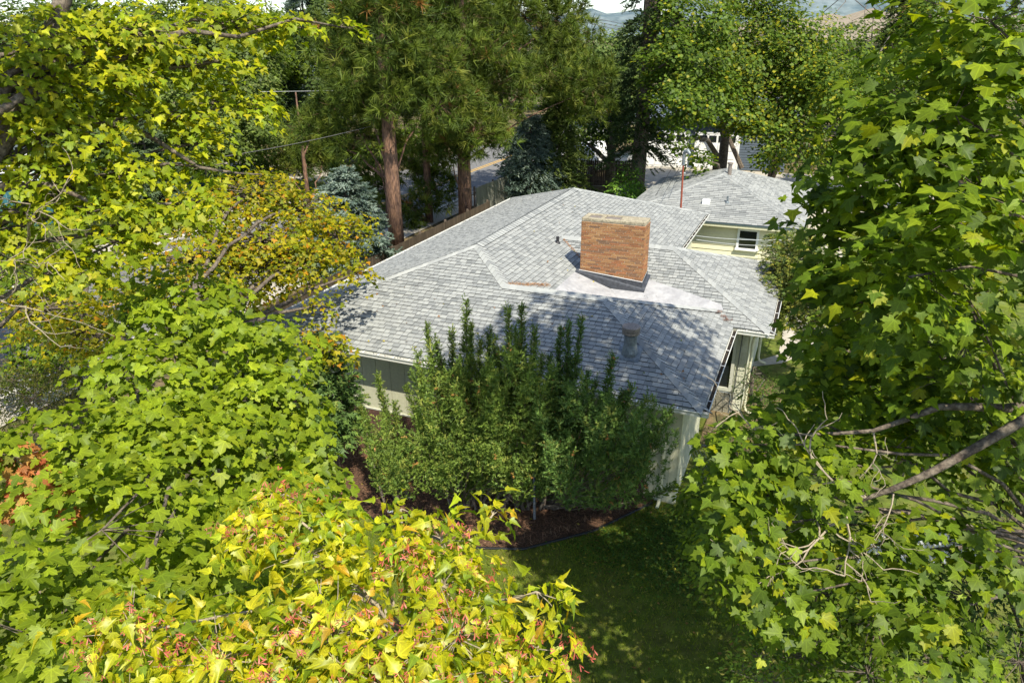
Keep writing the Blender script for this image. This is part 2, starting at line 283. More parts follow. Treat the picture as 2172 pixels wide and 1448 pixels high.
# a lobe given by where it stands: pixel of its centre in the reference, metres along the view axis, half sizes in px, half depth in m
def LB(px, py, c, rx, ry, dep=None, k=1.0):
    a = rx * c / FPX; b = ry * c / FPX
    return (pt(px, py, c), np.array((a, dep or (a + b) * .55, b)), k)
def WL(x, y, z, rx, ry, rz, k=1.0): return (np.array((x, y, z), float), np.array((rx, ry, rz), float), k)
NTRI = 0
def tree(name, label, cat, trunk, lobes, leaf=MAPLE, size=.15, clump_r=.5, clumps=100, per=20, cols=None, wts=None, flat=.25, out=.5, upw=.8,
         tilt=.45, seed=1, near=0, mt='leaf', bark='bark', shell=.75, droop=.25, twigs=False, group=None, alt=None, colfn=None, tuftlike=False, limb_r=.05, sides=7, sunw=.35, lowt=None):
    """trunk: list of (x,y,z,r).  clumps: number per unit k and per m^2 of lobe surface."""
    g = np.random.default_rng(seed); base = np.array(trunk[0][:3]); alts = [] if alt is None else (alt if isinstance(alt, list) else [alt])
    if near: leaf = stalk(leaf); alts = [stalk(q_) for q_ in alts]
    if near and mt == 'leaf': mt = 'vleaf'
    root = empty(name, tuple(base), label, cat, group)
    tm = MB(); tm.tube([t[:3] for t in trunk], [t[3] for t in trunk], 10 if sides > 6 else 7); tm.build('trunk', M[bark], root, smooth=True)
    bm_ = MB(); P = []; N = []; Hd = []; SZ = []; CL = []
    tp = np.array([t[:3] for t in trunk]); tr = np.array([t[3] for t in trunk])
    for lc, lr, k in lobes:
        # limb from the trunk up to the lobe
        low = tp[tp[:, 2] < lc[2] - .15 * np.linalg.norm(lc - tp[-1])]
        src = low[-1] if len(low) else tp[0]
        i = int(np.argmin(np.linalg.norm(tp - src, axis=1)))
        dist = np.linalg.norm(lc - src); mid = (src + lc) / 2 + np.array((0, 0, .12 * dist)) + g.normal(0, .05 * dist, 3)
        if limb_r:
            L = bez(src, mid, lc, 8); L[1:-1] += g.normal(0, .012 * dist, (6, 3)); bm_.tube(L, np.linspace(min(tr[i] * .6, limb_r * 1.9), limb_r * .45, 8), 6)
        area = 4 * math.pi * ((lr[0] * lr[1]) ** 1.6 / 3 + (lr[0] * lr[2]) ** 1.6 / 3 + (lr[1] * lr[2]) ** 1.6 / 3) ** (1 / 1.6)
        nc = max(3, int(area * clumps * k))
        d = unit(g.normal(size=(nc, 3))); inner = g.random(nc) > shell
        rr = np.where(inner, g.uniform(.25, .8, nc), g.uniform(.82, 1.10, nc)) * (1 + .14 * np.sin(d[:, 0] * 7 + seed) * np.cos(d[:, 2] * 6 + seed * 2))
        cc = lc + d * lr * rr[:, None]
        ok = cc[:, 2] > .15; cc = cc[ok]; d = d[ok]; nc = len(cc)
        if twigs or limb_r:
            for q in g.choice(nc, min(nc, int(nc * (1. if twigs else .25))), replace=False):
                m_ = (lc + cc[q]) / 2 + g.normal(0, .08, 3) * lr; bm_.tube(bez(lc, m_, cc[q], 5), np.linspace(limb_r * .38, limb_r * .10, 5), 4, cap=False)
        cn = unit(np.array((0, 0, upw)) + d * out + g.normal(0, .15, (nc, 3)))
        cr_ = clump_r * g.uniform(.6, 1.3, nc); cb = g.uniform(.82, 1.16, nc)
        idx = np.repeat(np.arange(nc), per); n = len(idx)
        a = g.uniform(0, 6.283, n); r = np.sqrt(g.random(n)) * cr_[idx]
        fr = frames(cn, g.normal(size=(nc, 3)))
        off = fr[idx, :, 0] * (np.cos(a) * r)[:, None] + fr[idx, :, 1] * (np.sin(a) * r)[:, None]
        h = g.normal(0, flat, n) * cr_[idx] - droop * (r / cr_[idx]) ** 2 * cr_[idx]
        p = cc[idx] + off + fr[idx, :, 2] * h[:, None]
        if tuftlike:
            hd = unit(off + d[idx] * .8 * clump_r + np.array((0, 0, .35 * clump_r)) + g.normal(0, .35 * clump_r, (n, 3))); nn = g.normal(size=(n, 3))
        else:
            hd = unit(off / clump_r + d[idx] * .5 + np.array((0, 0, -.35)) + g.normal(0, .35, (n, 3)))
            nn = unit(cn[idx] + np.array(SUN_DIR) * sunw + g.normal(0, tilt, (n, 3)))
        ci = palette(g, n, cols, wts)
        if colfn is not None: ci = colfn(ci, cc[idx], g)
        P.append(p); N.append(nn); Hd.append(hd); SZ.append(size * g.uniform(.55, 1.22, n)); CL.append(ci * cb[idx][:, None])
    P = np.concatenate(P); N = np.concatenate(N); Hd = np.concatenate(Hd); SZ = np.concatenate(SZ); CL = np.concatenate(CL)
    ok = P[:, 2] > .05; P, N, Hd, SZ, CL = P[ok], N[ok], Hd[ok], SZ[ok], CL[ok]
    # keep a clear ball round the camera
    ok = np.linalg.norm(P - np.array((0, 0, CAMZ)), axis=1) > 1.6; P, N, Hd, SZ, CL = P[ok], N[ok], Hd[ok], SZ[ok], CL[ok]
    Fm = frames(N, Hd)
    if bm_.v: bm_.build('branches', M[bark], root, 'stuff', smooth=True)
    if near:
        q = P - np.array((0, 0, CAMZ)); cz = q[:, 1] * math.cos(PITCH) - q[:, 2] * math.sin(PITCH); u = q[:, 0] / cz; v = (q[:, 1] * math.sin(PITCH) + q[:, 2] * math.cos(PITCH)) / cz
        score = np.where((cz > .5) & (abs(u) < .70) & (abs(v) < .46), SZ / np.maximum(cz, .5) * (.3 + np.abs((N * unit(-q)).sum(1))), 0)
        pick = np.argsort(-score)[:near]; rest = np.ones(len(P), bool); rest[pick] = False
        var = []
        for c_ in palette(g, 8, cols, wts): var.append([np_mesh('leaf', tpl[0], tpl[1], c_, False, M[mt], tpl[0] - (0, .06, 0)) for tpl in ([leaf] + alts)])
        B = Matrix.Translation(-Vector(base)); cm = np.array([v_[0].color_attributes['tint'].data[0].color[:3] for v_ in var])
        for i in pick:
            j = int(np.argmin(((cm - CL[i]) ** 2).sum(1))) if g.random() < .7 else int(g.integers(8)); ms = var[j]
            o = bpy.data.objects.new('leaf', ms[int(g.integers(len(ms)))]); C.objects.link(o); o.parent = root
            m4 = Matrix(Fm[i].tolist()).to_4x4() @ Matrix.Scale(float(SZ[i]), 4); m4.translation = Vector(P[i]); o.matrix_local = B @ m4
        P, Fm, SZ, CL = P[rest], Fm[rest], SZ[rest], CL[rest]
    tpls = lowt or [leaf] + alts; w_ = g.integers(0, len(tpls), len(P)); V, T, K, U = merge([scatter(tpl, P[w_ == i_], Fm[w_ == i_], SZ[w_ == i_], CL[w_ == i_]) for i_, tpl in enumerate(tpls)])
    link('crown', np_mesh('crown', V, T, K, False, M[mt], U if mt in ('vleaf', 'amur') else None), root, 'stuff')
    global NTRI; NTRI += len(T)
    return root
def conifer(name, label, cat, base, h, rad, leaf=SPRUCE, size=.4, rows=22, arms=11, steps=7, cols=None, wts=None, z0=.08, droop=.25, rise=0.0, seed=1,
            power=.8, trunk_r=.18, group=None, bark='bark', per=3, mt='needle'):
    g = np.random.default_rng(seed); base = np.array(base, float); root = empty(name, tuple(base), label, cat, group)
    tm = MB(); tm.tube([base, base + (0, 0, h * .5), base + (0, 0, h * .98)], [trunk_r, trunk_r * .6, .02], 8); tm.build('trunk', M[bark], root, smooth=True)
    P = []; N = []; Hd = []; SZ = []; br = MB()
    for i in range(rows):
        f = z0 + (1 - z0) * (i + g.uniform(-.3, .3)) / rows; f = min(max(f, .02), .99); L0 = rad * (1 - f) ** power * (.35 + .65 * min(1, f / z0 if z0 else 1))
        for k in range(max(4, int(arms * (1 - f * .5)))):
            a = g.uniform(0, 6.283); L = L0 * g.uniform(.65, 1.15) + .12; d = np.array((math.cos(a), math.sin(a), 0)); s = base + (0, 0, f * h)
            for t in np.linspace(.25 if L > .5 else .1, 1, steps):
                for _ in range(per):
                    side = np.array((-d[1], d[0], 0)) * g.normal(0, .16 * L)
                    p = s + d * L * t + (0, 0, (rise * t - droop * t * t) * L) + side + g.normal(0, .04 * L, 3)
                    P.append(p); Hd.append(unit(d * .8 + side * .8 + np.array((0, 0, rise - droop * 1.2)) + g.normal(0, .3, 3))); N.append(np.array((0, 0, 1.)) + g.normal(0, .3, 3) + d * .3); SZ.append(size * g.uniform(.6, 1.2) * (.5 + .5 * min(1, L)))
            if L > .6 and k % 2 == 0: br.tube([s, s + d * L * .5 + (0, 0, (rise * .5 - droop * .25) * L), s + d * L * .9 + (0, 0, (rise * .9 - droop * .8) * L)], [.035, .02, .008], 4, cap=False)
    P, N, Hd, SZ = map(np.array, (P, N, Hd, SZ)); cl = palette(g, len(P), cols, wts)
    if br.v: br.build('branches', M[bark], root, 'stuff')
    V, T, K, _ = scatter(leaf, P, frames(N, Hd), SZ, cl); link('crown', np_mesh('crown', V, T, K, False, M[mt]), root, 'stuff')
    return root
# ================================================================== SETTING
rng = np.random.default_rng(7); rnd = random.Random(5)
def flat(name, poly, z, m, kind='structure', parent=None):
    b = MB(); b.add([(p[0], p[1], z) for p in poly], [tuple(range(len(poly)))]); return b.build(name, M[m], parent, kind)
def LP(*ab): return [W(a, b)[:2] for a, b in ab]
# ground: one sheet to the horizon
flat('ground', [(-2500, -300), (2500, -300), (2500, 4000), (-2500, 4000)], -.02, 'dry')
flat('lawn', LP((-16.5, -25), (25, -25), (25, 33), (-16.5, 33)), 0.0, 'lawn')
flat('verge', LP((-20.2, -60), (-16.5, -60), (-16.5, 140), (-20.2, 140)), -.004, 'dry')
flat('road', LP((-30, -60), (-20.4, -60), (-20.4, 150), (-30, 150)), -.012, 'asphalt')
flat('road_centre_line', LP((-24.75, -60), (-24.63, -60), (-24.63, 150), (-24.75, 150)), -.006, 'yellow')
flat('road_centre_line', LP((-24.45, -60), (-24.33, -60), (-24.33, 150), (-24.45, 150)), -.006, 'yellow')
flat('road_edge_line', LP((-28.9, -60), (-28.8, -60), (-28.8, 26.5), (-28.9, 26.5)), -.006, 'roadwhite')
def curb(name, pts, wd=.15, z=.12, m='bluecurb'):
    b = MB()
    for p, q in zip(pts[:-1], pts[1:]):
        p = np.array(p); q = np.array(q); d = unit(q - p); n = np.array((-d[1], d[0])) * wd; b.prism([tuple(p - n), tuple(q - n), tuple(q + n), tuple(p + n)][::1], -.05, z)
    return b.build(name, M[m], None, 'structure')
curb('kerb', LP((-20.3, -60), (-20.3, 30)))
# far side: lawn island with kerb, side drive
isl = LP((-30.3, 24), (-30.9, 28.5), (-32.5, 30.5), (-36, 31), (-42, 30.5), (-42, 24))[::-1]
flat('grass_island', isl, .05, 'lawn')
curb('kerb', LP((-30.2, -60), (-30.2, 27.5), (-31, 29.6), (-33, 31), (-37, 31.4), (-43, 31)))
flat('side_drive', LP((-30, 31.6), (-30, 36.5), (-47, 36.5), (-47, 31.6)), -.006, 'concrete')
flat('pavement', LP((-33, -60), (-31.4, -60), (-31.4, 23.8), (-33, 23.8)), .04, 'concrete')
flat('pavement', LP((-20.1, -60), (-18.6, -60), (-18.6, 32), (-20.1, 32)), .05, 'concrete')
flat('far_lawn', LP((-60, -60), (-33.2, -60), (-33.2, 24), (-60, 24)), .0, 'lawn')
# driveway behind and beside the second house
flat('garage_apron', LP((-11.8, 33.5), (12, 33.5), (12, 47.2), (-11.8, 47.2)), .006, 'concrete')
flat('patio', LP((1.15, 10.3), (0.3, 9.2), (.5, 9.0), (1.3, 9.6), (2.3, 11.2), (2.9, 13.2), (3.2, 20), (3.2, 33.5), (1.15, 33.5)), .008, 'concrete')
# planting bed
bed = LP((-9.5, -.9), (-8.6, -2.3), (-7, -2.65), (-5.6, -2.75), (-4.1, -2.72), (-3.1, -2.35), (-1.9, -1.2), (-1.3, -.25), (-.95, .3), (-.95, .5), (-9.5, .5))
flat('planting_bed', bed, .012, 'mulch')
b = MB(); eg = [np.array((*p, .03)) for p in bed[:9]]
sm = [];
for i in range(len(eg) - 1):
    for t in (0, .33, .66): sm.append(eg[i] * (1 - t) + eg[i + 1] * t)
sm.append(eg[-1]); b.tube(sm, .03, 6)
props(b.build('bed_edging', M['edging'], None), 'black plastic edging strip curving along the lawn in front of the mulch bed', 'garden edging')
flat('bare_strip', LP((-.4, 3.3), (1.3, 3.0), (1.5, 7.5), (.6, 8.9), (-.4, 8.9)), .010, 'dry')
# far hills
def hill(name, x0, x1, y, h, seed, m):
    g = np.random.default_rng(seed); n = 60; xs = np.linspace(x0, x1, n); V = []; F = []
    prof = h * (.55 + .45 * np.sin(np.linspace(0, 3.1, n))) * (1 + .12 * np.sin(xs * .013 + seed) + .06 * np.sin(xs * .041 + seed))
    for j, (dy, f) in enumerate(((0, 0), (120, .35), (260, .7), (420, 1), (700, .6))):
        for i in range(n): V.append((xs[i], y + dy, -1 + prof[i] * f * (1 + .10 * math.sin(i * 1.3 + j * 2))))
    for j in range(4):
        for i in range(n - 1): F.append((j * n + i, j * n + i + 1, (j + 1) * n + i + 1, (j + 1) * n + i))
    return link(name, np_mesh(name, V, F, None, True, M[m]), None, 'structure')
hill('hills', -1800, 1200, 2300, 95, 3, 'hill'); hill('hills', 500, 2400, 2000, 190, 5, 'hill'); hill('hills', 400, 1500, 1500, 55, 9, 'hilldry')

# ================================================================== ROOF SHINGLES
def clip(poly, cvx):
    """poly clipped by a convex ccw polygon"""
    n = len(cvx)
    for i in range(n):
        ax, ay = cvx[i]; bx, by = cvx[(i + 1) % n]; out = []
        if not poly: return poly
        for j in range(len(poly)):
            p = poly[j]; q = poly[(j + 1) % len(poly)]
            sp = (bx - ax) * (p[1] - ay) - (by - ay) * (p[0] - ax); sq = (bx - ax) * (q[1] - ay) - (by - ay) * (q[0] - ax)
            if sp >= 0: out.append(p)
            if (sp >= 0) != (sq >= 0):
                t = sp / (sp - sq); out.append((p[0] + t * (q[0] - p[0]), p[1] + t * (q[1] - p[1])))
        poly = out
    return poly
def parea(p): return .5 * sum(p[i][0] * p[(i + 1) % len(p)][1] - p[(i + 1) % len(p)][0] * p[i][1] for i in range(len(p)))
GREYS = [((.298, .308, .303), 4), ((.272, .282, .28), 4), ((.242, .252, .252), 3.4), ((.208, .218, .22), 2.2), ((.178, .188, .19), .6)]
class Roof:
    """planes: z = z0 + s*q ; q = horizontal distance up from the eave line through e in direction w"""
    def __init__(s, slope): s.s = slope; s.mb = MB(); s.full = []; s.base = MB()
    def face(s, e, wdir, z0, cvxs, expo=.135, near=True, wr=(.11, .22)):
        wd = np.array(wdir, float); ud = np.array((wd[1], -wd[0])); e = np.array(e, float)
        zf = lambda a, b, h=0: z0 + s.s * ((a - e[0]) * wd[0] + (b - e[1]) * wd[1]) + h
        allp = [p for c in cvxs for p in c]; ts = [np.dot(np.array(p) - e, ud) for p in allp]; qs = [np.dot(np.array(p) - e, wd) for p in allp]
        for c in cvxs:
            if parea(c) < 0: c.reverse()
            v = [W(p[0], p[1], zf(*p)) for p in c]; s.base.add(v + [(x, y, z - .12) for x, y, z in v], [tuple(range(len(c))), tuple(range(len(c), 2 * len(c)))[::-1]] + [(i, len(c) + i, len(c) + (i + 1) % len(c), (i + 1) % len(c)) for i in range(len(c))])
        k0 = int(math.floor(min(qs) / expo)); k1 = int(math.ceil(max(qs) / expo))
        for k in range(k0, k1):
            t = min(ts) - rnd.random() * .3
            while t < max(ts):
                wdt = rnd.uniform(*wr); q0 = k * expo; q1 = q0 + expo
                gp = .004
                c0 = e + ud * (t + gp) + wd * q0; c1 = e + ud * (t + wdt - gp) + wd * q0; c2 = e + ud * (t + wdt - gp) + wd * q1; c3 = e + ud * (t + gp) + wd * q1
                rect = [tuple(c0), tuple(c1), tuple(c2), tuple(c3)]
                if parea(rect) < 0: rect.reverse()
                pat = rnd.random(); r_ = rnd.random() * 14; acc = 0
                for ci, (cc, wt) in enumerate(GREYS):
                    acc += wt
                    if r_ <= acc: break
                lift = rnd.choice((0, .004, .006))
                for c in cvxs:
                    pl = clip(rect, c)
                    if len(pl) < 3 or abs(parea(pl)) < 2e-4: continue
                    whole = abs(parea(pl) - parea(rect)) < 1e-6
                    if whole and near: s.full.append((t, wdt, q0, q1, e, wd, ud, z0, ci, lift, cc)); continue
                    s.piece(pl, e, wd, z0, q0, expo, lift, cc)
                t += wdt
    def piece(s, pl, e, wd, z0, q0, expo, lift, cc):
        f = rnd.uniform(.93, 1.07); s.mb.t = tuple(x * f for x in cc)
        top = []; bot = []
        for a, b in pl:
            q = (a - e[0]) * wd[0] + (b - e[1]) * wd[1]; z = z0 + s.s * q; f = (q - q0) / expo
            top.append(W(a, b, z + .019 + lift - .014 * f)); bot.append(W(a, b, z - .002))
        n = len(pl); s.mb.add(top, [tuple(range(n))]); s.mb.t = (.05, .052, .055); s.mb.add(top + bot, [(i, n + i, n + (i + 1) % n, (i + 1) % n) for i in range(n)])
    def finish(s, root, m, nobj=300, center=None):
        zz = s.s
        def dist(f): a, b = f[4] + f[6] * (f[0] + f[1] / 2) + f[5] * f[2]; p = W(a, b, 3); return (p[0]) ** 2 + (p[1]) ** 2
        s.full.sort(key=dist)
        base = s.base.build('roof', M['drip'], root)
        cache = {}
        for i, f in enumerate(s.full):
            t, wdt, q0, q1, e, wd, ud, z0, ci, lift, cc = f
            c0 = e + ud * (t + .004) + wd * q0; c1 = e + ud * (t + wdt - .004) + wd * q0; c2 = e + ud * (t + wdt - .004) + wd * q1; c3 = e + ud * (t + .004) + wd * q1
            pl = [tuple(c0), tuple(c1), tuple(c2), tuple(c3)]
            if parea(pl) < 0: pl.reverse()
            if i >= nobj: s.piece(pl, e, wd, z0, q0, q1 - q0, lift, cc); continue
            key = (round(float(wd[0]), 2), round(float(wd[1]), 2), ci, round(wdt * 20), lift)
            pos = W(*(e + ud * t + wd * q0), z0 + s.s * q0)
            if key not in cache:
                keep = s.mb; s.mb = MB(); w2 = round(wdt * 20) / 20
                pl2 = [(0, 0), tuple(ud * w2), tuple(ud * w2 + wd * (q1 - q0)), tuple(wd * (q1 - q0))]
                if parea(pl2) < 0: pl2.reverse()
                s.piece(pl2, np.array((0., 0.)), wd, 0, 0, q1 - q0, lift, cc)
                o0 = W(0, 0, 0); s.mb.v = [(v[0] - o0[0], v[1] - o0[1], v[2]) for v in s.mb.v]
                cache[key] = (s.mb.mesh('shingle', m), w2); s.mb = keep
            me, w2 = cache[key]
            o = bpy.data.objects.new('shingle', me); C.objects.link(o); o.parent = base; 
            d = (wdt - .008) / w2
            # widen along the eave only: rotate-scale-rotate is avoided by a plain matrix
            u3 = Vector((ud[0] * A1[0] + ud[1] * A2[0], ud[0] * A1[1] + ud[1] * A2[1], 0))
            mm = Matrix.Identity(3) + (d - 1) * Matrix([[u3[i_] * u3[j_] for j_ in range(3)] for i_ in range(3)])
            m4 = mm.to_4x4(); m4.translation = Vector(pos); o.matrix_local = m4
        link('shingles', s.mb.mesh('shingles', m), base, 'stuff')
        return base
def caps(parent, p0, p1, n1, n2, m, wd=.15, expo=.14, asobj=True, thick=.014, tone=1.0):
    """cap shingles laid along the line p0 (low) to p1 (high), folded over planes whose unit 'down' vectors are n1, n2"""
    p0, p1, n1, n2 = (np.array(x, float) for x in (p0, p1, n1, n2)); L = np.linalg.norm(p1 - p0); d = (p1 - p0) / L; k = max(1, int(round(L / expo))); up = unit(np.cross(n1, d)); up = up if up[2] > 0 else -up; up2 = unit(np.cross(n2, d)); up2 = up2 if up2[2] > 0 else -up2
    mid = unit(up + up2); cache = []
    for ci in range(4):
        b = MB(); b.t = tuple(x * tone for x in GREYS[min(ci, 3)][0]); e = L / k * 1.06
        rows = []
        for s_, lf in ((0, .030), (e, .019)):
            rows.append([d * s_ + n1 * wd + up * lf, d * s_ + n1 * wd * .25 + up * (lf + .004) , d * s_ + mid * (lf + .010), d * s_ + n2 * wd * .25 + up2 * (lf + .004), d * s_ + n2 * wd + up2 * lf])
        V = rows[0] + rows[1] + [v - mid * thick * 1.6 for v in rows[0]] + [v - mid * .012 for v in rows[1]]
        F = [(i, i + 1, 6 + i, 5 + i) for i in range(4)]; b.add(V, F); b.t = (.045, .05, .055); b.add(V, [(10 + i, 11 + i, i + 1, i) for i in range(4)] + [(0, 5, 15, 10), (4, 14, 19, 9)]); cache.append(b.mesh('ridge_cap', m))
    allb = None
    for i in range(k):
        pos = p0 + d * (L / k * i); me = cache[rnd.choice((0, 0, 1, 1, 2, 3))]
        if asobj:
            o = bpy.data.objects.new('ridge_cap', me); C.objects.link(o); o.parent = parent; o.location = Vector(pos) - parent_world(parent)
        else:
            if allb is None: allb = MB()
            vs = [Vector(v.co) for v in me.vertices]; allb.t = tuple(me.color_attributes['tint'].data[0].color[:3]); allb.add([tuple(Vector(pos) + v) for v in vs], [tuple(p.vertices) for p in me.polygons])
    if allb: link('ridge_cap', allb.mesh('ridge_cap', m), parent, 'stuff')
def parent_world(p):
    v = Vector((0, 0, 0))
    while p is not None: v += p.location; p = p.parent
    return v
def dn(a, b, s):                       # unit 3D vector going down-slope, horizontal dir (a,b) in house axes
    v = np.array((a * A1[0] + b * A2[0], a * A1[1] + b * A2[1], -s)); return v / np.linalg.norm(v)

# ================================================================== HOUSE 1
SL = .35; ZE = 2.8; XL, XR, YF, D1, YI, X4 = -12.02, -2.75, 18.33, 3.074, 4.981, .933
HM = 4.635; XM = -7.385; ZR = ZE + SL * HM; Z1 = ZE + SL * D1; YV = 5.565; ZV = ZE + SL * (YV - YI); D2 = 3.231; YW = YI + D2; Z2 = ZE + SL * D2
YB = YI + 2 * D2; XW = X4 - D2; XJ = XR - D1; XK = XR - D2; XV = XR - (YV - YI)
house = empty('house', W(-6, 8), 'low single storey house with grey shingled hip roof and brick chimney, nearest to the lawn', 'house')
rf = Roof(SL)
rf.face((0, 0), (0, 1), ZE, [[(XL, 0), (XJ, 0), (XJ, D1), (XM, HM)], [(XJ, 0), (0, 0), (-D1, D1), (XJ, D1)]])
rf.face((0, 0), (-1, 0), ZE, [[(0, 0), (0, YI), (YI - YV, YV), (-D1, D1)]])
rf.face((0, 2 * D1), (0, -1), ZE, [[(-D1, D1), (YI - YV, YV), (XV, YV), (XJ, D1)]], near=False)
rf.face((0, YI), (0, 1), ZE, [[(XV, YV), (X4 + YI - YV, YV), (XW, YW), (XK, YW)], [(YI - YV, YV), (0, YI), (X4, YI), (X4 + YI - YV, YV)]])
rf.face((X4, 0), (-1, 0), ZE, [[(X4, YI), (X4, YB), (XW, YW)]])
rf.face((0, YB), (0, -1), ZE, [[(X4, YB), (XR, YB), (XK, YW), (XW, YW)]], near=False)
rf.face((XR, 0), (-1, 0), ZE, [[(XM, HM), (XJ, D1), (XV, YV), (XK, YW), (XM, YW)], [(XM, YW), (XK, YW), (XR, YB), (XR, YF), (XM, YF - HM)]])
rf.face((XL, 0), (1, 0), ZE, [[(XL, 0), (XM, HM), (XM, YF - HM), (XL, YF)]])
rf.face((0, YF), (0, -1), ZE, [[(XL, YF), (XM, YF - HM), (XR, YF)]], near=False)
roof = rf.finish(house, M['shingle'])
K_ = [((XL, 0, ZE), (XM, HM, ZR), (0, -1), (-1, 0)), ((0, 0, ZE), (-D1, D1, Z1), (0, -1), (1, 0)), ((XJ, D1, Z1), (XM, HM, ZR), (0, -1), (1, 0)),
      ((XJ, D1, Z1 + .012), (-D1 + .05, D1, Z1 + .012), (0, -1), (0, 1)), ((XM, HM, ZR + .012), (XM, YF - HM, ZR + .012), (-1, 0), (1, 0)), ((X4, YI, ZE), (XW, YW, Z2), (0, -1), (1, 0)),
      ((XK, YW, Z2 + .01), (XW, YW, Z2 + .01), (0, -1), (0, 1)), ((YI - YV + .02, YV - .02, ZV + .02), (-D1, D1, Z1), (1, 0), (0, 1)), ((X4, YB, ZE), (XW, YW, Z2), (1, 0), (0, 1)),
      ((XR, YF, ZE), (XM, YF - HM, ZR), (1, 0), (0, 1)), ((XL, YF, ZE), (XM, YF - HM, ZR), (-1, 0), (0, 1))]
for i, (p, q, u, v) in enumerate(K_):
    caps(roof, W(*p), W(*q), dn(*u, SL), dn(*v, SL), M['shingle'], asobj=i < 8, wd=.20 if i < 9 else .17, expo=.19, tone=1.12)
# membrane in the valley (three planes, 2 cm proud)
mb = MB(); h = .028
def quad(pts): mb.add([W(*p) for p in pts], [tuple(range(len(pts)))])
zm = lambda a: ZE + SL * (XR - a) + h; zr_ = lambda b: ZE + SL * (2 * D1 - b) + h; zw = lambda b: ZE + SL * (b - YI) + h
quad([(-4.78, 4.12, zm(-4.78)), (XV, YV, zm(XV)), (-4.3, 6.53, zm(-4.3)), (-4.78, 6.6, zm(-4.78))])
quad([(-4.78, 4.12, zr_(4.12)), (-4.25, 3.22, zr_(3.22)), (-3.0, 3.22, zr_(3.22)), (YI - YV - .06, YV - .06, zr_(YV - .06)), (YI - YV, YV, zr_(YV)), (XV, YV, zr_(YV))])
quad([(XV, YV, zw(YV)), (YI - YV, YV, zw(YV)), (-.36, YV + .02, zw(YV + .02)), (-.46, 5.82, zw(5.82)), (-1.59, 6.2, zw(6.2)), (-2.75, 6.55, zw(6.55)), (-4.3, 6.55, zw(6.55))])
mb.build('membrane', M['membrane'], roof)
# needles gathered in the valleys and scattered grit
def litter(name, pts, n, rad, parent, cols, ln=.05, z=.02):
    g = np.random.default_rng(n); P = []
    for i in range(n):
        a, b_, zz = pts[g.integers(len(pts))]; a += g.normal(0, rad); b_ += g.normal(0, rad); P.append(W(a, b_, zz(a, b_) + z + g.uniform(0, .012)))
    P = np.array(P); tp = (np.array([(-.06, 0, 0), (.06, 0, 0), (.05, 1, .1), (-.05, 1, .1)], np.float32), np.array([(0, 1, 2), (0, 2, 3)], np.int32))
    N = np.tile((0, 0, 1.), (n, 1)) + g.normal(0, .25, (n, 3)); V, T, K, _ = scatter(tp, P, frames(N, g.normal(size=(n, 3))), ln * g.uniform(.5, 1.3, n), palette(g, n, cols, [1] * len(cols), .3))
    return link(name, np_mesh(name, V, T, K, False, M['straw']), parent, 'stuff')
zmain = lambda a, b: ZE + SL * (XR - a)
line = [(-5.75 + .09 * i, 3.22 + .125 * i, lambda a, b: ZE + SL * max(XR - a, 2 * D1 - b)) for i in range(9)]
litter('needle_litter', line, 900, .05, roof, [(.38, .18, .07), (.28, .13, .05), (.45, .25, .1)])
litter('needle_litter', [(-5.83 + .1 * i, 7.98 - .1 * i, lambda a, b: ZE + SL * max(XR - a, b - YI)) for i in range(14)], 700, .025, roof, [(.38, .18, .07), (.28, .13, .05)])
litter('needle_litter', [(-.48, 5.45, lambda a, b: ZV), (-.3, 5.35, lambda a, b: ZE + .14), (-.2, 5.2, lambda a, b: ZE + .1), (-.55, 5.6, lambda a, b: ZV)], 350, .05, roof, [(.20, .08, .04), (.15, .07, .05)])
g_ = np.random.default_rng(77); line = []
for k in range(90):
    a_ = -g_.uniform(.1, 2.4); b0_ = g_.uniform(max(.6, -a_ + .3), min(4.8, 5.0)); line.append((round(a_ / .135) * .135 - .01, b0_, lambda a, b: ZE - SL * a))
litter('grit', line, 420, .035, roof, [(.03, .025, .02), (.05, .04, .03)], .035, .016)
fr = [(-g_.uniform(.5, 11), g_.uniform(.1, 2.6), lambda a, b: ZE + SL * b) for _ in range(90)] + [(-g_.uniform(4, 7), g_.uniform(5, 12), lambda a, b: ZE + SL * (XR - a) if a > XM else 0) for _ in range(30)]
n_ = len(fr); P = np.array([W(a, b_, zz(a, b_) + .03) for a, b_, zz in fr]); V, T, K, _ = scatter(MAPLE_M, P, frames(g_.normal(0, .35, (n_, 3)) + (0, 0, 1), g_.normal(size=(n_, 3))), g_.uniform(.03, .07, n_), palette(g_, n_, [(.30, .25, .05), (.20, .10, .04), (.12, .15, .03)], [2, 2, 1]))
link('fallen_leaves', np_mesh('fallen_leaves', V, T, K, False, M['straw']), roof, 'stuff')
